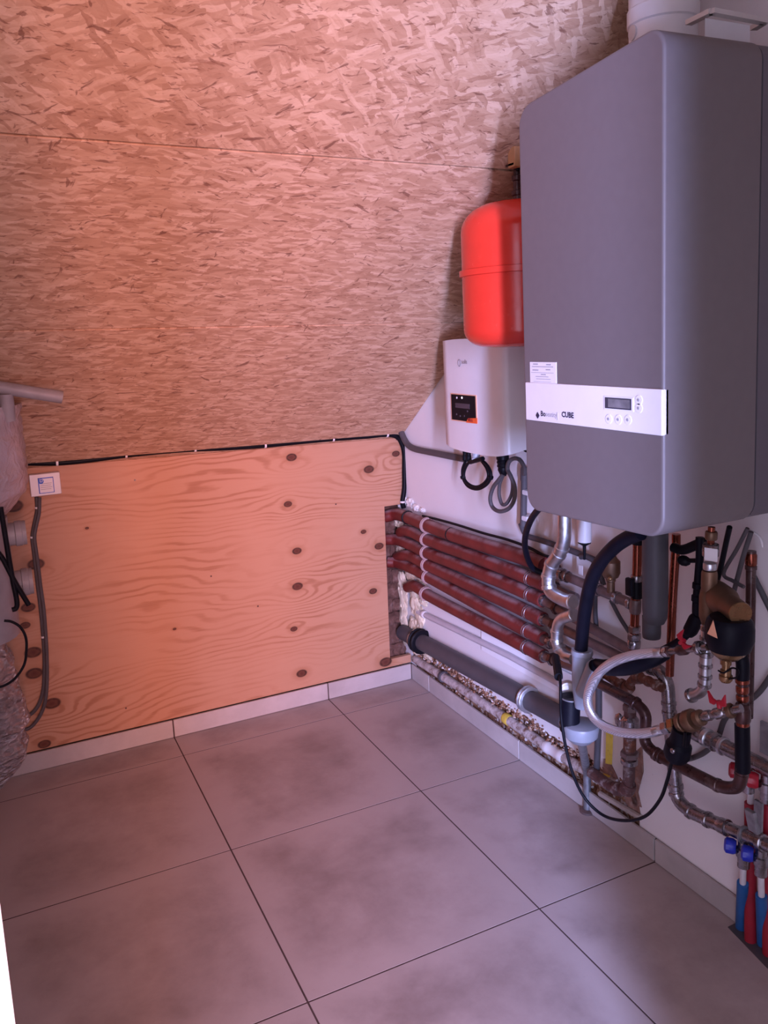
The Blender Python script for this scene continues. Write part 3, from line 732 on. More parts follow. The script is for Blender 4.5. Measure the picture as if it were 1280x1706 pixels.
for u,mm in ((762.5,'plastic_white'),(771,'led')):
    q = PX(u,662.5,xq); m = MB(); m.lathe((xq-.002,q.y,q.z), (-1,0,0), [(0,.0035),(.0012,.003)], 10); obj('status_light', m, M[mm], pn)
for u,v in ((762,690),(768,693),(775,693),(780,685)):
    q = PX(u,v,xq); m = MB(); m.lathe((xq-.002,q.y,q.z), (-1,0,0), [(0,.0035),(.001,.003)], 8); obj('key', m, M['lcd'], pn)
tg = obj('corner_tag', MB().prism([PX(u,v,xq-.0026) for u,v in ((776.5,704),(780,697),(795,696.5),(795,706))], (.0015,0,0)), M['orange'], root)
q = PX(780,703.5,xq-.0032); text('tag_text', 'Mini', M['sleeve_crimson'], tg, (xq-.0034,q.y,q.z), (0,-1,0), (0,0,1), .015, bold=.02)
q = PX(766.5,604.5,xq); m = MB(); m.tube([V((xq-.002,q.y+.0075*math.cos(a),q.z+.010*math.sin(a))) for a in [math.radians(i*30) for i in range(13)]], .0012, 6); obj('logo_ring', m, M['ink_grey'], root)
q = PX(770.5,607.8,xq); text('logo_text', 'solis', M['heatsink'], root, (xq-.0026,q.y,q.z), (0,-1,0), (0,0,1), .018)
# plugs and cables below the inverter
cx_ = -.105
root = thing('cable_plug', 'black plug pair with a translucent cap under the inverter, left one', 'connector', PX(780,760,cx_))
for u in (775,781):
    q, q2 = PX(u,748,cx_), PX(u,770,cx_); m = MB(); m.lathe(q, q2-q, [(0,.0075),(.02,.0075),(.022,.009),(.036,.009),(.04,.006)], 12); obj('plug', m, M['black'], root)
q, q2 = PX(793,748,cx_), PX(794,768,cx_); m = MB(); m.lathe(q, q2-q, [(0,.012),(.025,.012),(.027,.015),(.034,.015)], 14); obj('cap', m, M['silicone'], root)
q, q2 = PX(805,764,cx_-.01), PX(784,770,cx_-.01)
m = MB(); m.tube([q,q2], .007, 10); obj('bridge', m, M['black'], root)
lp = catmull([PX(u,v,cx_-.005) for u,v in ((776,768),(771,782),(772,797),(780,810),(795,815),(810,808),(818,795),(816,782),(807,770),(795,766),(782,770),(774,784),(774,798),(783,808),(796,811),(808,804),(814,793),(811,780),(803,768))], 5)
pl = pipe_run('coiled_cable', 'black cable coil hanging left under the inverter', 'cable', lp, 2.6, M['black'], part='cable')
for u,v in ((772,795),(817,795)): fitting('cable_tie', lp, u,v,5,4.5, M['black'], pl)
root = thing('cable_gland', 'black ribbed cable gland under the inverter, right one', 'connector', PX(837,760,cx_))
q, q2 = PX(837,742,cx_), PX(839,793,cx_); m = MB(); L = (q2-q).length
m.lathe(q, q2-q, [(0,.0135),(L*.32,.0135),(L*.34,.0185),(L*.45,.0185),(L*.47,.016),(L*.55,.0185),(L*.6,.016),(L*.68,.018),(L*.72,.015),(L*.8,.016),(L*.9,.012),(L,.008)], 18); obj('body', m, M['black'], root)
lp = catmull([PX(u,v,cx_-.004-.004*(i%2)) for i,(u,v) in enumerate(((839,790),(831,800),(822,812),(817,830),(821,845),(833,852),(848,847),(857,832),(858,812),(852,795),(846,782),(848,770),(856,764),(866,766),(873,778),(874,792)))], 6)
pipe_run('grey_cable', 'grey cable in a long loop from the black gland to the wall conduit', 'cable', lp, 3.6, M['cable_grey'], single=True)
lp = catmull([PX(u,v,cx_+.004) for u,v in ((839,791),(833,806),(832,825),(837,840),(845,838),(853,822),(854,802),(848,786))], 6)
pipe_run('grey_cable', 'inner grey cable loop under the black gland of the inverter', 'cable', lp, 3.0, M['cable_grey'], single=True)
lp = catmull([PX(u,v,-.05) for u,v in ((868,736),(872,748),(879,752),(885,744),(886,730))], 6)
pipe_run('black_cable', 'tiny black wire loop between the inverter and the boiler', 'cable', lp, 1.8, M['black'], single=True)
# conduits
lp = catmull([PX(u,v,-.016) for u,v in ((662,697),(666,712),(672,728),(680,741),(692,748),(720,754),(750,760),(775,765))], 6)
lp[0] = slope(lp[0].x, -lp[0].y, -.012)
pipe_run('cable_conduit', 'dark grey conduit from the sloped boards to the inverter plugs', 'conduit', lp, 5.2, M['cable_grey'], single=True)
lp = [PX(874,790,-.025), PX(872,876,-.025)]
cd = pipe_run('cable_conduit', 'upright grey conduit on the wall left of the boiler bottom', 'conduit', lp, 5.5, M['cable_grey'])
fitting('collar', lp, 874,785, 24, 6.6, M['cable_grey'], cd); 
for u,v in ((873,822),(872,872)):
    p, tt = near(lp,u,v); obj('clip', MB().box((-.034,p.y-.030,p.z-.008),(-.001,p.y+.002,p.z+.008)), M['plastic_white'], cd, bevel=.003)
lp = catmull([PX(u,v,x) for u,v,x in ((912,838,-.30),(896,850,-.28),(882,872,-.24),(875,898,-.19),(877,922,-.15),(886,944,-.11),(900,953,-.09),(914,952,-.07),(922,942,-.05))], 6)
pipe_run('black_hose', 'black hose looping from the boiler bottom to the uppermost red pipe', 'hose', lp, 5.0, M['black_hose'], single=True)
lp = rounded([PX(u,v,-.02) for u,v in ((868,872),(876,893),(892,897),(938,912),(985,930),(1000,938))], .02)
pipe_run('cable_conduit', 'dark grey conduit crossing the wall behind the steel bend', 'conduit', lp, 5.0, M['pvc_dark'], single=True)

# ------------------------------------------------------------------ red sleeved pipes
RP = [
 ('topmost red-brown sleeved pipe, tied with black bands', [(640,853),(662,857),(690,866),(712,875),(760,893),(830,915),(880,931),(908,942)], 11.2, [(915,945,930,952)]),
 ('second red-brown sleeved pipe from the top', [(668,887,-.035),(676,884),(690,888),(712,899),(800,931),(850,950),(908,973)], 9.9, [(908,972,960,996)]),
 ('third red-brown sleeved pipe from the top', [(646,892),(664,900),(690,910),(712,921),(800,955),(850,975),(905,1000)], 9.9, [(905,1000,1058,1088)]),
 ('fourth red-brown sleeved pipe from the top', [(662,928,-.035),(676,925),(690,929),(712,941),(800,982),(850,1005),(905,1032)], 9.9, [(905,1032,1034,1095)]),
 ('fifth red-brown sleeved pipe from the top', [(640,925),(664,938),(690,948),(712,960),(800,1008),(850,1035),(905,1064)], 9.9, [(905,1064,985,1104)]),
 ('lowest red-brown sleeved pipe, curving out of the foam', [(680,978,-.03),(690,976),(702,983),(718,994),(800,1037),(850,1063),(906,1093)], 9.8, [(906,1093,1000,1128)]),
]
for i,(lab, l, px, ext) in enumerate(RP):
    pts = wpts(l, -.042); 
    if i in (0,2,4): pts[0] = V((-.075, .03, pts[0].z))
    pth = catmull(pts, 6)
    r_ = pipe_run('sleeved_pipe', lab, 'pipe', pth, px, M['sleeve_red'], group='red sleeved pipes along the right wall', part='sleeve', n=14)
    u0,v0,u1,v1 = ext[0]; ep = [PX(u0,v0,-.042), PX(u1,v1,-.05)]
    obj('bare_pipe', MB().tube(ep, rp(ep[0],7.5), 12), M['dusty_pipe'], r_)
    e0 = l[-1]; k = (u1-u0)/50
    fitting('coupling', ep, u0+6,v0+4, 12, 10, M['steel_dull'], r_, 'ring')
    fitting('coupling', ep, u0+14,v0+8, 9, 11, M['copper_dark'], r_, 'nut')
    if i: fitting('pipe_clip', pth, 888, 930+i*26, 8, px+1.6, M['steel_dull'], r_, 'sleeve')
    fitting('pipe_clip', pth, 712, 875+i*22, 6, px+1.0, M['clip_dull'], r_, 'sleeve')
    if i == 0:
        for u,v in ((680,863),(752,890),(832,916)): fitting('band', pth, u, v, 4, px+.6, M['black'], r_)
lp = catmull([PX(u,v,-.045) for u,v in ((700,862),(725,868),(760,878),(800,891),(840,902),(875,915),(900,928),(918,934),(921,946))], 6)
lp = [p+V((.012,0,.004)) for p in lp]
pipe_run('black_cable', 'thin black cable lying along the topmost red pipe', 'cable', lp, 2.4, M['black'], single=True)

# ------------------------------------------------------------------ grey drain and white conduit below the red pipes
pts = wpts([(652,1040),(700,1061),(790,1112),(882,1163),(945,1200)], -.03); pts[0] = V((-.03,.01,pts[0].z+.0))
pth = [pts[0].lerp(pts[-1], i/12) for i in range(13)]
dp = pipe_run('drain_pipe', 'dark grey drain pipe running low along the wall', 'pipe', pth, 15, M['pvc_dark'], n=18)
fitting('socket', pth, 704,1062, 16, 18.5, M['black'], dp, 'sleeve'); fitting('socket_ring', pth, 698,1059, 5, 18, M['steel_dull'], dp)
fitting('pipe_clamp', pth, 882,1163, 12, 20, M['steel'], dp, 'sleeve'); fitting('bare_section', pth, 905,1177, 40, 16.2, M['plastic_grey'], dp, 'plain', 18)
lp = wpts([(697,1019),(712,1026),(760,1049),(850,1093),(935,1140)], -.012)
wc = pipe_run('thin_conduit', 'thin pale conduit between the red pipes and the grey drain', 'conduit', lp, 5.0, M['conduit_white'])
fitting('end_ring', lp, 706,1023, 8, 6.2, M['plastic_white'], wc)
a, b, c_, e = PX(805,1047,-.0), PX(968,1130,-.0), PX(968,1172,0), PX(805,1082,0)
tag(obj('pale_patch', MB().prism([V((-.001,q.y,q.z)) for q in (a,b,c_,e)], (-.006,0,0)), M['patch_white']), 'flat white patch on the wall below the lowest red pipe', 'panel')  # thin raised sheet, whiter than the wall around it

# pipe lying in the chase
lp = catmull([PX(u,v,-.004) for u,v in ((692,1098),(740,1128),(800,1168),(850,1201),(900,1236),(950,1268),(1000,1294),(1030,1308))], 6)
cp_ = pipe_run('chase_pipe', 'crusty painted pipe lying in the broken plaster above the skirting tiles', 'pipe', lp, 8.5, M['crusted'])
fitting('yellow_band', lp, 846,1198, 15, 9.4, M['yellow'], cp_); fitting('grey_band', lp, 738,1127, 8, 9.6, M['pvc_dark'], cp_)
fitting('white_section', lp, 925,1253, 50, 9.3, M['plastic_white'], cp_, 'sleeve'); fitting('yellow_tape', lp, 1012,1303, 22, 10, M['yellow'], cp_)
for l in ([(1049,1262),(1071,1242),(1073,1285),(1064,1320),(1070,1345),(1055,1338),(1050,1310),(1058,1285)], [(1040,1310),(1060,1322),(1068,1356),(1044,1340)],[(1006,1265),(1014,1262),(1036,1308),(1004,1298)]):
    obj('plaster_scar', MB().prism([PX(u,v,-.0005) for u,v in l], (-.002,0,0)), M['plaster_scar'], wr)
obj('mortar_fillet', MB().tube([PX(1000,1322,-.006), PX(1068,1362,-.006)], .008, 8), M['mortar'], wr)

# ------------------------------------------------------------------ zinc bends, manifold, copper risers under the boiler
zp = rounded(wpts([(941,850),(941,912),(915,945),(913,985),(940,1000),(956,1003)], -.15), .06, 8)
zb_ = pipe_run('steel_bend', 'shiny steel pipe with an s-shaped bend below the boiler', 'pipe', zp, 11, M['steel'], n=18)
for u,v,L in ((941,915,6),(937,926,6),(924,943,6),(915,960,7),(914,978,7),(952,1003,9)): fitting('press_ring', zp, u,v, L, 12.6, M['steel'], zb_, 'ring', 18)
zp = rounded(wpts([(958,1024),(930,1032),(927,1070),(938,1092),(956,1098)], -.13), .05, 8)
zb_ = pipe_run('steel_bend', 'smaller steel elbow just below the s-shaped bend', 'pipe', zp, 9.5, M['steel'], n=18)
for u,v,L in ((955,1025,7),(929,1052,6),(927,1066,6),(930,1080,6)): fitting('press_ring', zp, u,v, L, 11, M['steel'], zb_, 'ring', 18)
lp = wpts([(936,957),(996,982),(1062,1010)], -.07)
mf = pipe_run('branch_pipe', 'brown horizontal branch pipe with nuts under the brass air vent', 'pipe', lp, 8, M['dusty_pipe'])
for u,v,L,px in ((938,959,10,11),(946,962,5,10),(999,983,12,11),(1029,996,9,10.5),(1046,1003,9,10.5)): fitting('nut', lp, u,v,L,px, M['steel_dull'], mf, 'ring')
lp = wpts([(930,1018),(915,1012)], -.06)
root = thing('air_vent', 'brass bottle shaped air vent behind the black hose', 'valve', PX(1018,985,-.07))
q, q2 = PX(1018,988,-.07), PX(1018,920,-.07); L = (q2-q).length
m = MB(); m.lathe(q, q2-q, [(0,.010),(L*.28,.010),(L*.3,.012),(L*.36,.012),(L*.40,.019),(L*.5,.0235),(L*.78,.0235),(L*.84,.017),(L*.9,.013),(L*.97,.012),(L,.006)], 20); obj('bottle', m, M['brass_dull'], root)
q = PX(1017,964,-.098); m = MB(); m.blob(q, .006,.006,.006, 0, 1, 2); obj('bead', m, M['brass'], root)
# copper riser 1
lp = wpts([(1063,880),(1062,940),(1059,1010),(1056,1085)], -.11)
cr = pipe_run('copper_riser', 'copper riser with a black valve left of the dark grey trap', 'pipe', lp, 7.5, M['copper'])
for u,v,L,px,mt,stl in ((1062,962,12,9.5,'steel_dull','ring'),(1061,1010,24,9.5,'dusty_pipe','ring'),(1058,1042,12,10,'steel_dull','nut'),(1057,1058,12,11,'steel_dull','nut'),(1056,1074,14,11,'steel_dull','ring'),(1063,905,14,10,'black','ring')): fitting('nut', lp, u,v,L,px, M[mt], cr, stl)
q = PX(1061,980,-.11); m = MB(); m.lathe(q-V((0,0,.024)), (0,0,1), [(0,.013),(.048,.013)], 16); obj('valve_body', m, M['black'], cr)
q = PX(1050,978,-.13); m = MB(); m.box((q.x-.006,q.y-.010,q.z-.022),(q.x+.006,q.y+.012,q.z+.022)); obj('valve_handle', m, M['black'], cr, bevel=.004)
# dark grey trap
q = PX(1092,880,-.16); R = rp(q,21); zb2 = PX(1092,1036,-.16).z; zb3 = PX(1086,1062,-.16).z
root = thing('condensate_trap', 'thick dark grey trap cylinder hanging under the boiler', 'siphon', (q.x,q.y,zb3))
m = MB(); m.lathe((q.x,q.y,BZ0-.002), (0,0,-1), [(0,R),(BZ0-zb2-.03,R),(BZ0-zb2-.012,R*.93),(BZ0-zb2,R*.72)], 28); obj('body', m, M['pvc_dark'], root)
m = MB(); q2 = PX(1086,1040,-.16); m.lathe((q2.x,q2.y,zb2+.01), (0,0,-1), [(0,R*.74),(zb2-zb3,R*.74),(zb2-zb3+.010,R*.70)], 22); obj('cap', m, M['pvc_dark'], root)
# copper riser 2 with black sleeve bracket
lp = wpts([(1127,890),(1127,905),(1121,1000),(1116,1125)], -.10)
cr = pipe_run('copper_riser', 'copper riser right of the dark grey trap', 'pipe', lp, 7.2, M['copper'])
lp = catmull(wpts([(1122,912),(1138,916),(1160,908),(1172,902)], -.14), 6)
lv = pipe_run('black_lever', 'black lever arm and thumb knob on top of the right copper riser', 'lever', lp, 8.5, M['black'], part='arm')
lp = catmull(wpts([(1166,895),(1166,930),(1163,970),(1160,1010),(1158,1035),(1140,1062),(1105,1083),(1085,1092)], -.15), 6)
bs = pipe_run('black_hose', 'black corrugated hose left of the brass pressure reducer', 'hose', lp, 6.5, M['black_hose'])
fitting('bulge', lp, 1153,1040, 44, 12, M['black_hose'], bs, 'barrel')
q = PX(1140,934,-.14); m = MB(); m.blob(q, .013,.016,.012, .1, 1, 2); m.tube([q, PX(1164,934,-.14)], .005, 8); obj('knob', m, M['black'], lv)
for i,(u,v) in enumerate(((1155,996),(1153,975))): fitting('rib', lp, u,v, 14, 8.5, M['black_hose'], bs, 'barrel')

# ------------------------------------------------------------------ pressure reducer group
RX = -.20
lp = wpts([(1186,878),(1184,920),(1181,990),(1180,1050),(1176,1150)], RX)
pg = thing('pressure_reducer', 'brass pressure reducer with a fat round cap right of the trap', 'valve', lp[2])
obj('inlet_pipe', MB().tube(lp[:2], rp(lp[0],6), 12), M['copper'], pg)
fitting('nut', lp, 1186,892, 14, 10, M['brass_dull'], pg, 'ring'); fitting('nut', lp, 1185,910, 16, 13.5, M['steel_dull'], pg, 'nut')
fitting('nut', lp, 1184,925, 14, 13.5, M['steel_dull'], pg, 'ring'); fitting('nut', lp, 1183,941, 12, 11, M['steel'], pg, 'ring')
fitting('neck', lp, 1182,963, 34, 13, M['brass_dull'], pg, 'ring'); fitting('neck', lp, 1180,1010, 60, 15, M['brass_dull'], pg, 'barrel')
q = PX(1185,924,RX-.024); obj('paper_tag', MB().obox(q, V((.001,0,0)), V((.004,-.0115,0)), V((0,0,.0125))), M['plastic_white'], pg)
a, b = PX(1194,992,RX+.02), PX(1234,1022,RX-.03)
m = MB(); L = (b-a).length; rr = rp(a,25); r2 = rp(b,20)
m.lathe(a, b-a, [(-.02,rr*.6),(-.012,rr*.97),(0,rr),(L*.35,rr),(L*.55,r2*1.05),(L*.58,r2),(L-.004,r2),(L,r2*.93)], 28); obj('bonnet', m, M['brass_dull'], pg)
m = MB(); ax = (b-a).normalized(); m.lathe(b-ax*.001, ax, [(0,r2*.97),(.002,r2*.95)], 28); obj('bonnet_cap', m, M['brass'], pg)
cB = PX(1216,1052,RX-.03); Rb = rp(cB,39)
# black shroud: bowl below the bonnet, open wedge on the left
m = MB(); n = 30; ang0 = math.radians(0)
prof = [(-.060,.60),(-.048,.86),(-.020,1.0),(.012,1.0),(.030,.93),(.040,.80)]
m.lathe((cB.x,cB.y,cB.z), (0,0,1), [(h_*Rb/.062,r_*Rb) for h_,r_ in prof][1:], 30); obj('black_shroud', m, M['black_hose'], pg)
q = [PX(1179,1056,RX-.075),PX(1189,1034,RX-.075),PX(1196,1064,RX-.075)]
obj('shroud_window', MB().prism(q, (.004,.004,0)), M['peach'], pg)
q = PX(1214,1078,RX-.03); m = MB(); m.lathe(q, (0,0,-1), [(-.02,rp(q,33)),(0,rp(q,31)),(.012,rp(q,27)),(.022,rp(q,17)),(.026,rp(q,9))], 24); obj('strainer_bowl', m, M['brass'], pg)
q = PX(1210,1094,RX-.03); L = rp(q,44); m = MB(); m.lathe(q, (0,0,-1), [(-.01,rp(q,9)),(L*.3,rp(q,9)),(L*.32,rp(q,6.5)),(L*.5,rp(q,6.5)),(L*.52,rp(q,9)),(L*.72,rp(q,9)),(L*.74,rp(q,11)),(L*.9,rp(q,11)),(L,rp(q,8))], 14); obj('drain_nozzle', m, M['brass'], pg)
lp2 = catmull(wpts([(1197,1117),(1206,1121),(1220,1113),(1230,1117),(1228,1128),(1215,1131)], RX-.05), 5); obj('cap_strap', MB().tube(lp2, rp(q,1.6), 6), M['black'], pg)
# steel pipe under the reducer
lp = rounded(wpts([(1179,1040),(1176,1100),(1174,1152),(1148,1160)], RX-.005), .035, 8)
sp_ = pipe_run('steel_pipe', 'bright steel pipe below the reducer with an elbow at the bottom', 'pipe', lp, 9.5, M['steel'], n=16)
for u,v,L,px in ((1178,1046,10,11),(1177,1062,7,11.5),(1176,1088,10,12),(1176,1108,7,11.5),(1175,1126,7,11.5),(1174,1140,7,11.5),(1152,1160,8,12)): fitting('press_ring', lp, u,v,L,px, M['steel_dull'], sp_, 'ring')
# upper filling valve
lp = wpts([(1098,1087),(1180,1078)], -.25)
fv = pipe_run('filling_valve', 'small ball valve with red butterfly handle at the upper hose end', 'valve', lp, 6, M['steel_dull'])
for u,L,px,mt,stl in ((1106,9,9,'steel','ring'),(1117,16,9,'copper_dark','nut'),(1140,26,9,'copper_dark','barrel'),(1160,12,10,'steel_dull','nut'),(1172,10,12,'steel_dull','ring')): fitting('nut', lp, u,1084,L,px, M[mt], fv, stl)
def butterfly(par, q, sx, ang):
    m = MB(); e = V((0,-math.cos(ang),math.sin(ang))); up_ = V((0,math.sin(ang),math.cos(ang)))
    m.tube([q-up_*.012, q+up_*.004], .005, 8)
    m.prism([q+e*.000+up_*.002, q+e*sx*.5+up_*.006, q+e*sx+up_*.020, q+e*sx*.9-up_*.004, q+e*sx*.4-up_*.006], (-.006,0,0))
    m.prism([q+up_*.002, q-e*sx*.5+up_*.006, q-e*sx+up_*.020, q-e*sx*.9-up_*.004, q-e*sx*.4-up_*.006], (-.006,0,0))
    return obj('butterfly_handle', m, M['valve_red'], par, bevel=.0015)
butterfly(fv, PX(1139,1068,-.26), .018, math.radians(-50))
# lower valve: brass body, hose end, red handle, right tee
lp = wpts([(1098,1217),(1182,1190),(1232,1196)], -.24)
lp = [PX(1098,1216,-.25), PX(1180,1192,-.24), PX(1236,1180,-.22)]
fv = pipe_run('filling_valve', 'brass ball valve with red butterfly handle at the lower hose end', 'valve', lp, 7, M['steel_dull'])
for u,v,L,px,mt,stl in ((1106,1214,9,9,'steel','ring'),(1115,1211,14,11,'steel_dull','nut'),(1128,1207,14,14,'brass','nut'),(1140,1204,10,16.5,'brass_dull','ring'),(1152,1200,18,18.5,'brass_dull','ring'),(1168,1196,16,13.5,'brass_dull','barrel'),(1184,1191,12,9,'steel_dull','ring'),(1200,1188,22,9.5,'steel_dull','barrel'),(1217,1184,9,12.5,'brass_dull','ring')): fitting('nut', lp, u,v,L,px, M[mt], fv, stl)
butterfly(fv, PX(1198,1170,-.25), .021, math.radians(10))
# braided hose
hp_ = catmull([PX(u,v,x) for u,v,x in ((1104,1087,-.25),(1080,1088,-.262),(1050,1093,-.275),(1020,1104,-.285),(996,1124,-.29),(982,1150,-.29),(980,1172,-.29),(988,1193,-.29),(1006,1209,-.285),(1032,1219,-.28),(1062,1222,-.27),(1085,1220,-.26),(1104,1215,-.25))], 8)
bh = pipe_run('braided_hose', 'silver braided steel hose bent in a wide loop', 'hose', hp_, 7.6, M['braid'], part='braid', n=16)
fitting('ferrule', hp_, 1096,1087, 14, 8.6, M['steel'], bh, 'ring'); fitting('ferrule', hp_, 1094,1218, 14, 8.6, M['steel'], bh, 'ring')
# black relief valve cup below the lower valve
root = thing('relief_cup', 'glossy black plastic cup with a cord under the brass ball valve', 'valve', PX(1122,1265,-.25))
q, q2 = PX(1137,1215,-.25), PX(1126,1266,-.25); L = (q2-q).length
m = MB(); m.lathe(q, q2-q, [(0,.019),(L*.4,.020),(L*.5,.026),(L*.8,.027),(L*.95,.022),(L,.015)], 18); obj('cup', m, M['black_hose'], root)
m = MB(); m.tube([PX(1125,1212,-.255), PX(1115,1240,-.26)], .004, 8); m.tube([PX(1142,1220,-.275), PX(1140,1244,-.275)], .003, 8); obj('strap', m, M['black'], root)
q = PX(1121,1251,-.285); m = MB(); m.blob(q, .004,.006,.006, 0, 1, 2); obj('rivet', m, M['steel_dull'], root)
# right copper column behind, cap at top
lp = wpts([(1252,918),(1251,1000),(1249,1100),(1247,1195)], -.07)
cc = pipe_run('copper_column', 'dark copper column with a bright cap at the right', 'pipe', lp, 8, M['copper_dark'])
fitting('cap', lp, 1252,926, 26, 9.5, M['copper'], cc, 'barrel'); fitting('collar', lp, 1252,945, 8, 9.5, M['copper_dark'], cc, 'ring')
# dark brown run
lp = rounded(wpts([(985,1132),(1058,1170),(1077,1188),(1074,1238),(1092,1256),(1205,1313),(1232,1312),(1237,1285),(1238,1200)], -.16), .04, 7)
lp[0] = PX(985,1132,-.10)
dr = pipe_run('brown_pipe', 'dark brown copper pipe stepping down to a right hand elbow', 'pipe', lp, 9.5, M['copper_dark'], n=16)
for u,v,L in ((1060,1171,7),(1093,1257,8),(1102,1262,6),(1196,1309,8),(1237,1280,7),(1237,1290,5)): fitting('collar', lp, u,v,L,11.6, M['copper_dark'], dr, 'ring')
lp2 = [PX(1238,1205,-.20), PX(1237,1120,-.20)]
ct = pipe_run('copper_tee', 'copper tee with gleaming sockets above the black upright pipe', 'fitting', lp2, 9.0, M['copper_dark'])
for u,v,L,px,mt in ((1238,1190,24,13,'copper_dark'),(1238,1206,8,11,'copper'),(1238,1176,10,11.5,'copper_dark'),(1237,1158,10,10.5,'copper'),(1237,1145,12,10.5,'copper'),(1237,1132,8,11.5,'copper')): fitting('socket', lp2, u,v,L,px, M[mt], ct, 'ring')
lp = catmull(wpts([(1237,1136),(1238,1115),(1236,1098),(1226,1082),(1215,1070)], -.20), 6)
pipe_run('black_hose', 'thick black tube curving down from the pressure reducer', 'hose', lp, 11, M['black_hose'], single=True)
fx_ = [PX(1238,1285,-.16), PX(1237,1207,-.16)]
pipe_run('pipe_insulation', 'black insulated upright pipe at the right', 'pipe', fx_, 12.3, M['black_hose'], single=True)
# rusty upper elbow
lp = catmull(wpts([(1002,1119),(1030,1138),(1045,1146),(1052,1136),(1062,1129),(1078,1134),(1104,1146)], -.09), 6)
ru = pipe_run('rusty_pipe', 'rusty orange copper elbow left of the steel elbow', 'pipe', lp, 7.5, M['rust'])
for u,v,L,px in ((1036,1142,10,11),(1048,1146,12,11),(1063,1130,16,10.5),(1080,1136,7,9),(1094,1142,10,9.5)): fitting('collar', lp, u,v,L,px, M['rust'], ru, 'ring')
obj('branch', MB().tube([PX(1046,1148,-.09), PX(1048,1170,-.09)], rp(lp[0],5.5), 10), M['rust'], ru)
# steel elbow pipe to the lower manifold
lp = rounded(wpts([(1084,1112),(1102,1118),(1113,1140),(1116,1195),(1124,1285),(1128,1332),(1150,1352),(1185,1368),(1214,1380)], -.065), .035, 8)
le = pipe_run('steel_pipe', 'long grey steel pipe dropping to the lower manifold', 'pipe', lp, 11, M['steel_dull'], n=16)
for u,v,L,px in ((1086,1113,5,12.5),(1092,1115,5,12),(1116,1170,7,12.5),(1117,1186,6,12.5),(1126,1310,9,12.8),(1127,1322,6,12.6),(1150,1353,8,13),(1180,1366,8,13.5),(1206,1377,20,13),(1212,1380,6,14)): fitting('press_ring', lp, u,v,L,px, M['steel_dull'], le, 'ring')
# black hose, Y piece and drain
bhp = catmull([PX(u,v,x) for u,v,x in ((1068,888,-.26),(1045,897,-.26),(1022,913,-.26),(1000,938,-.25),(985,970,-.24),(976,1010,-.23),(971,1050,-.22),(968,1090,-.21))], 8)
pipe_run('black_hose', 'thick black drain hose arching from the boiler into the grey y-piece', 'hose', bhp, 11.5, M['black_hose'], n=18, single=True)
yx = -.21
root = thing('y_piece', 'light grey plastic y-piece taking the black drain hose', 'fitting', PX(968,1178,yx))
a, b = PX(970,1082,yx), PX(970,1178,yx); L = (b-a).length
m = MB(); m.lathe(a, b-a, [(0,rp(a,17)),(.004,rp(a,18)),(.012,rp(a,18)),(.014,rp(a,16.5)),(L*.6,rp(a,16.5)),(L*.75,rp(a,15)),(L,rp(a,12))], 22); obj('main_tube', m, M['pvc_light'], root)
a, b = PX(975,1150,yx-.01), PX(993,1112,yx-.02); m = MB(); L = (b-a).length; m.lathe(a, b-a, [(-.01,rp(a,14)),(L*.5,rp(a,14.5)),(L*.9,rp(a,15)),(L,rp(a,15.5)),(L+.004,rp(a,14.5))], 22); obj('branch_tube', m, M['pvc_light'], root)
m = MB(); ax = (b-a).normalized(); m.lathe(b+ax*.004, ax, [(0,rp(a,12.5)),(.002,rp(a,12.5))], 20); obj('branch_mouth', m, M['black'], root)
q = PX(947,1152,yx+.02); m = MB(); m.lathe(q, V((-.55,-.83,.05)), [(-.02,rp(q,15)),(.0,rp(q,15)),(.002,rp(q,12)),(.004,rp(q,12))], 20); obj('end_plug', m, M['plastic_white'], root)
lp = catmull(wpts([(993,1106,-.22),(1015,1112,-.23),(1050,1108,-.23),(1085,1098,-.22),(1112,1088,-.2)], -.22), 6)
tag(obj('black_hose', MB().tube(lp, [rp(lp[0],k) for k in [9+6*math.sin(math.pi*min(1,i/(len(lp)-1)*1.0)) for i in range(len(lp))]], 14), M['black_hose']), 'flat black hose lying behind the braided loop into the y-piece branch', 'hose')
a, b = PX(951,1160,yx), PX(949,1216,yx); L = (b-a).length
root = thing('rubber_coupling', 'black rubber sleeve coupling below the y-piece', 'coupling', b)
m = MB(); r_ = rp(a,16.5); m.lathe(a, b-a, [(0,r_*.95),(.003,r_),(L*.78,r_),(L*.79,r_*1.02),(L,r_*.98)], 22); obj('sleeve', m, M['black_hose'], root)
m = MB(); m.lathe(a+(b-a)*.80, b-a, [(0,r_*1.05),(.006,r_*1.05)], 22); obj('hose_clamp', m, M['galv'], root)
m = MB(); m.lathe(a, b-a, [(0,r_*1.03),(.003,r_*1.03)], 22); obj('hose_clamp', m, M['galv'], root)
q = PX(968,1206,yx+.02); r_ = rp(q,30); zq = PX(968,1228,yx+.02).z
root = thing('drain_pipe', 'light grey drain funnel with a thin pipe down to the floor', 'pipe', (q.x,q.y,0))
m = MB(); m.lathe((q.x,q.y,q.z), (0,0,-1), [(-.004,r_*.7),(0,r_*.95),(.006,r_),(.03,r_*.92),(.045,r_*.6),(.05,r_*.3)], 26); obj('funnel', m, M['pvc_light'], root)
fl = PZ(979,1352,.0)
m = MB(); m.tube([V((q.x,q.y,q.z-.04)), V((fl.x,fl.y,.12)), V((fl.x,fl.y,.0))], rp(q,7.5), 14); obj('down_pipe', m, M['galv'], root)
m = MB(); m.lathe((fl.x,fl.y,0), (0,0,1), [(0,.022),(.006,.022),(.01,.014)], 16); obj('floor_ring', m, M['dusty_pipe'], root)
lp = wpts([(998,1135),(998,1200),(994,1290)], -.045)
pipe_run('cable_conduit', 'dark upright conduit behind the grey drain funnel', 'conduit', lp, 5.5, M['pvc_dark'], single=True)
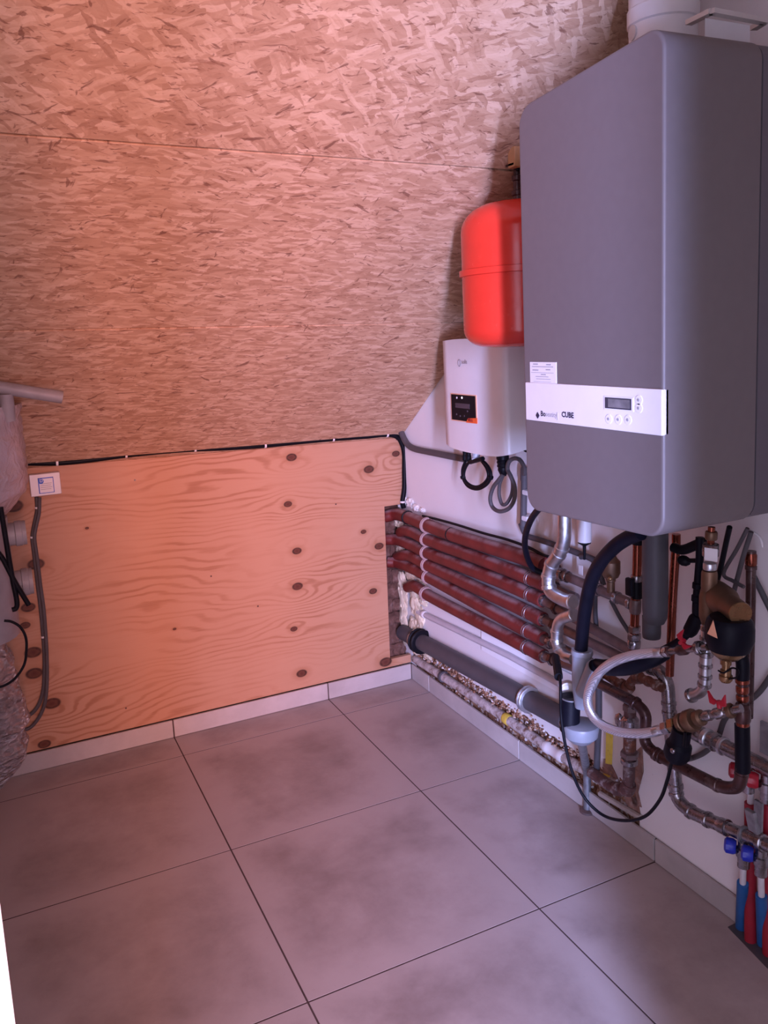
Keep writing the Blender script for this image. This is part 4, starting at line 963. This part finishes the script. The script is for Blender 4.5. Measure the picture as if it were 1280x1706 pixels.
# thin dark conduits on the wall
for lab,l,px in (('thin dark tube slanting up to the brass air vent branch', ((1018,1000),(1035,1032),(1052,1058)), 3.5), ('short dark upright tube right of the thick black hose', ((992,985),(992,1020),(994,1045)), 4.0), ('grey looped tube behind the thick black hose', ((968,928),(980,928),(992,938),(1000,955),(1006,975)), 4.5)):
    pipe_run('thin_tube', lab, 'pipe', catmull(wpts(l, -.03), 5), px, M['pvc_dark'], single=True)
q = PX(975,850,-.06); root = thing('white_spigot', 'white plastic spigot behind the steel pipe under the boiler', 'pipe', PX(975,902,-.06))
a, b = PX(974,850,-.06), PX(974,902,-.06); m = MB(); m.lathe(a, b-a, [(0,rp(a,12)),((b-a).length,rp(a,12))], 18); obj('tube', m, M['plastic_white'], root)
m = MB(); m.lathe(b, b-a, [(0,rp(a,11)),(.004,rp(a,11)),(.012,rp(a,3)),(.05,rp(a,2))], 16); obj('stopper', m, M['black'], root)
q = PX(968,950,-.05); tag(obj('paper_tag', MB().obox(q, V((.001,0,0)), V((0,.008,0)), V((0,0,.014))), M['plastic_white']), 'small white paper tag hanging behind the thick black hose', 'tag')
# gas cock
lp = wpts([(1050,1172),(1050,1225),(1049,1262),(1048,1300),(1046,1318),(1020,1312),(985,1286)], -.06)
gp = rounded(lp, .02)
gc = pipe_run('gas_pipe', 'rusty upright gas pipe with a steel cock and white scratches', 'pipe', gp, 10, M['rust_pipe'])
for u,v,L,px,mt,stl in ((1050,1182,12,12,'dusty_pipe','nut'),(1050,1203,28,15,'steel_dull','barrel'),(1050,1240,24,10.5,'rust','ring'),(1049,1256,10,15,'dusty_pipe','nut'),(1049,1268,9,14,'steel_dull','ring'),(1047,1312,20,12.5,'rust_pipe','ring'),(1030,1314,16,11.5,'rust_pipe','ring')): fitting('fitting', gp, u,v,L,px, M[mt], gc, stl)
q = PX(1032,1200,-.075); m = MB(); m.blob(q, .008,.014,.020, .15, 1.5, 2); m.tube([q, PX(1048,1200,-.075)], .006, 8); obj('cock_lever', m, M['steel_dull'], gc)
m = MB(); q = PX(1016,1222,-.03)
tag(obj('yellow_strip', MB().prism([PX(1010,1218,-.022),PX(1021,1218,-.022),PX(1019,1274,-.022),PX(1009,1272,-.022)], (.0025,0,0)), M['yellow']), 'yellow label strip left of the rusty gas pipe', 'label')
# thin black hanging wire
lp = catmull([PX(u,v,x) for u,v,x in ((930,1100,-.16),(934,1140,-.24),(935,1190,-.25),(942,1240,-.25),(955,1290,-.24),(975,1330,-.22),(1005,1358,-.2),(1040,1367,-.2),(1075,1360,-.2),(1100,1332,-.21),(1112,1300,-.22),(1118,1275,-.23),(1122,1262,-.24))], 8)
bw = pipe_run('black_cable', 'thin black cord drooping to the floor from the black cup', 'cable', lp, 2.6, M['black'], part='cord')
q = lp[0]; obj('plug', MB().tube([PX(926,1095,-.16), PX(931,1128,-.22)], .011, 10), M['black'], bw)
lp = catmull(wpts([(1290,1118),(1268,1150),(1250,1166),(1225,1180),(1207,1200),(1195,1232),(1175,1253),(1150,1264),(1128,1266,-.20)], -.018), 6)
pipe_run('grey_cable', 'grey cable sweeping behind the black upright pipe to the black cup', 'cable', lp, 4.6, M['cable_grey'], single=True)
lp = wpts([(1256,960),(1290,1028)], -.03); pipe_run('cable_conduit', 'dark conduit slanting off right of the copper column', 'conduit', lp, 5.0, M['pvc_dark'], single=True)
for lab,l,px,mt in (('black cable rising to the boiler right of the reducer', ((1216,878,-.17),(1210,905,-.16),(1200,950,-.15),(1190,985,-.14)), 4.5, 'black'),
                 ('grey wire bent in a triangle at the boiler corner', ((1246,880,-.1),(1228,915,-.1),(1206,955,-.1),(1222,968,-.1),(1240,978,-.1)), 3.2, 'cable_grey'),
                 ('grey wire hanging straight left of the copper column cap', ((1252,886,-.09),(1238,930,-.09),(1222,990,-.09)), 4.0, 'cable_grey'),
                 ('white wire curving under the boiler corner', ((1243,882,-.08),(1256,887,-.08),(1267,897,-.08),(1271,912,-.08)), 2.4, 'plastic_white')):
    pipe_run('wire', lab, 'cable', catmull(wpts(l,-.1), 5), px, M[mt], single=True)

# ------------------------------------------------------------------ floor heating manifold at the right edge
lp = wpts([(1140,1210),(1175,1226),(1310,1296)], -.055)
lp = [lp[0], lp[0].lerp(lp[2], .5), lp[2]]
um = pipe_run('upper_manifold', 'upper grey manifold bar with red handwheels', 'manifold', lp, 13, M['steel_dull'], n=18)
for u,v,L,px,mt in ((1165,1222,22,14,'steel_dull'),(1178,1229,10,15.5,'steel'),(1194,1238,7,16,'steel_dull'),(1204,1243,7,15.5,'steel')): fitting('nut', lp, u,v,L,px, M[mt], um, 'ring')
def outlet(par, bar, u, v, knob, mat, dz, side=-1):
    p, tt = near(bar, u, v); m = MB()
    m.lathe(p, (0,0,-1), [(0,.012),(.03,.012),(.032,.016),(.05,.016),(.052,.013),(.075,.013)], 14); o = obj('outlet_valve', m, M['steel_dull'], par)
    m = MB(); c_ = p+V((-.016,.014,-.03)); m.lathe(c_, V((-.6,.8,0)), [(-.006,.014),(0,.017),(.014,.017),(.018,.012)], 10); obj('handwheel', m, mat, par)
    return p+V((0,0,-.072))
o1 = outlet(um, lp, 1252,1270,0,M['valve_red'],0); o2 = outlet(um, lp, 1284,1284,0,M['valve_red'],0)
f3 = PZ(1235,1546,0); f4 = PZ(1271,1574,0); BXm = -.065
bar = wpts([(1212,1379),(1300,1417)], BXm)
lm = thing('lower_manifold', 'lower manifold outlets with blue handwheels', 'manifold', bar[1])
obj('bar', MB().tube(bar, rp(bar[1],11.5), 16), M['steel_dull'], lm)
fitting('clamp', bar, 1238,1392, 5, 15, M['galv'], lm, 'ring'); fitting('nut', bar, 1276,1408, 12, 15, M['steel_dull'], lm, 'ring')
o3 = outlet(lm, bar, 1236,1392,0,M['knob_blue'],0); o4 = outlet(lm, bar, 1263,1405,0,M['knob_blue'],0)
hb = thing('manifold_bracket', 'galvanised bracket between the two manifold bars', 'bracket', PX(1262,1420,-.03))
pA = PX(1265,1335,-.058); pB = PX(1263,1388,-.058)
obj('strap', MB().obox((pA+pB)/2, V((.003,0,0)), V((0,.010,0)), (pA-pB)/2), M['galv'], hb)
obj('clip', MB().obox(PX(1254,1368,-.085), V((.006,0,0)), V((0,.012,0)), V((.0,.006,.022))), M['galv'], hb, bevel=.003)
obj('upper_strap', MB().obox(PX(1276,1230,-.05), V((.003,0,0)), V((0,.012,0)), V((0,0,.035))), M['galv'], hb)
def sleeved(lab, top, foot, zs, sleeve, grp, px=6.5):
    root = thing('floor_pipe', lab, 'pipe', foot, grp)
    s_ = (top.z-zs)/(top.z-foot.z); mid = top.lerp(foot, s_)
    obj('pipe', MB().tube([top, mid.lerp(foot,.1)], rp(top,px), 14), M['pipe_white'], root)
    obj('sleeve', MB().tube([mid, foot], rp(mid,px*1.75), 16), sleeve, root)
sleeved('white pipe with blue sleeve under the left blue handwheel', o3, f3, .150, M['sleeve_blue'], 'sleeved floor heating pipes', 5.3)
sleeved('white pipe with blue sleeve under the right blue handwheel', o4, f4, .150, M['sleeve_blue'], 'sleeved floor heating pipes', 5.3)
for lab, u0, u1 in (('white pipe with long red sleeve between the two blue sleeves', 1251, 1252), ('white pipe with long red sleeve at the right edge', 1280, 1283)):
    q0, q1 = PX(u0,1300,-.03), PX(u1,1500,-.026)
    sleeved(lab, q0, V((-.026,q1.y,0)), PX(u0,1338,-.03).z, M['sleeve_crimson'], 'sleeved floor heating pipes', 5.6)
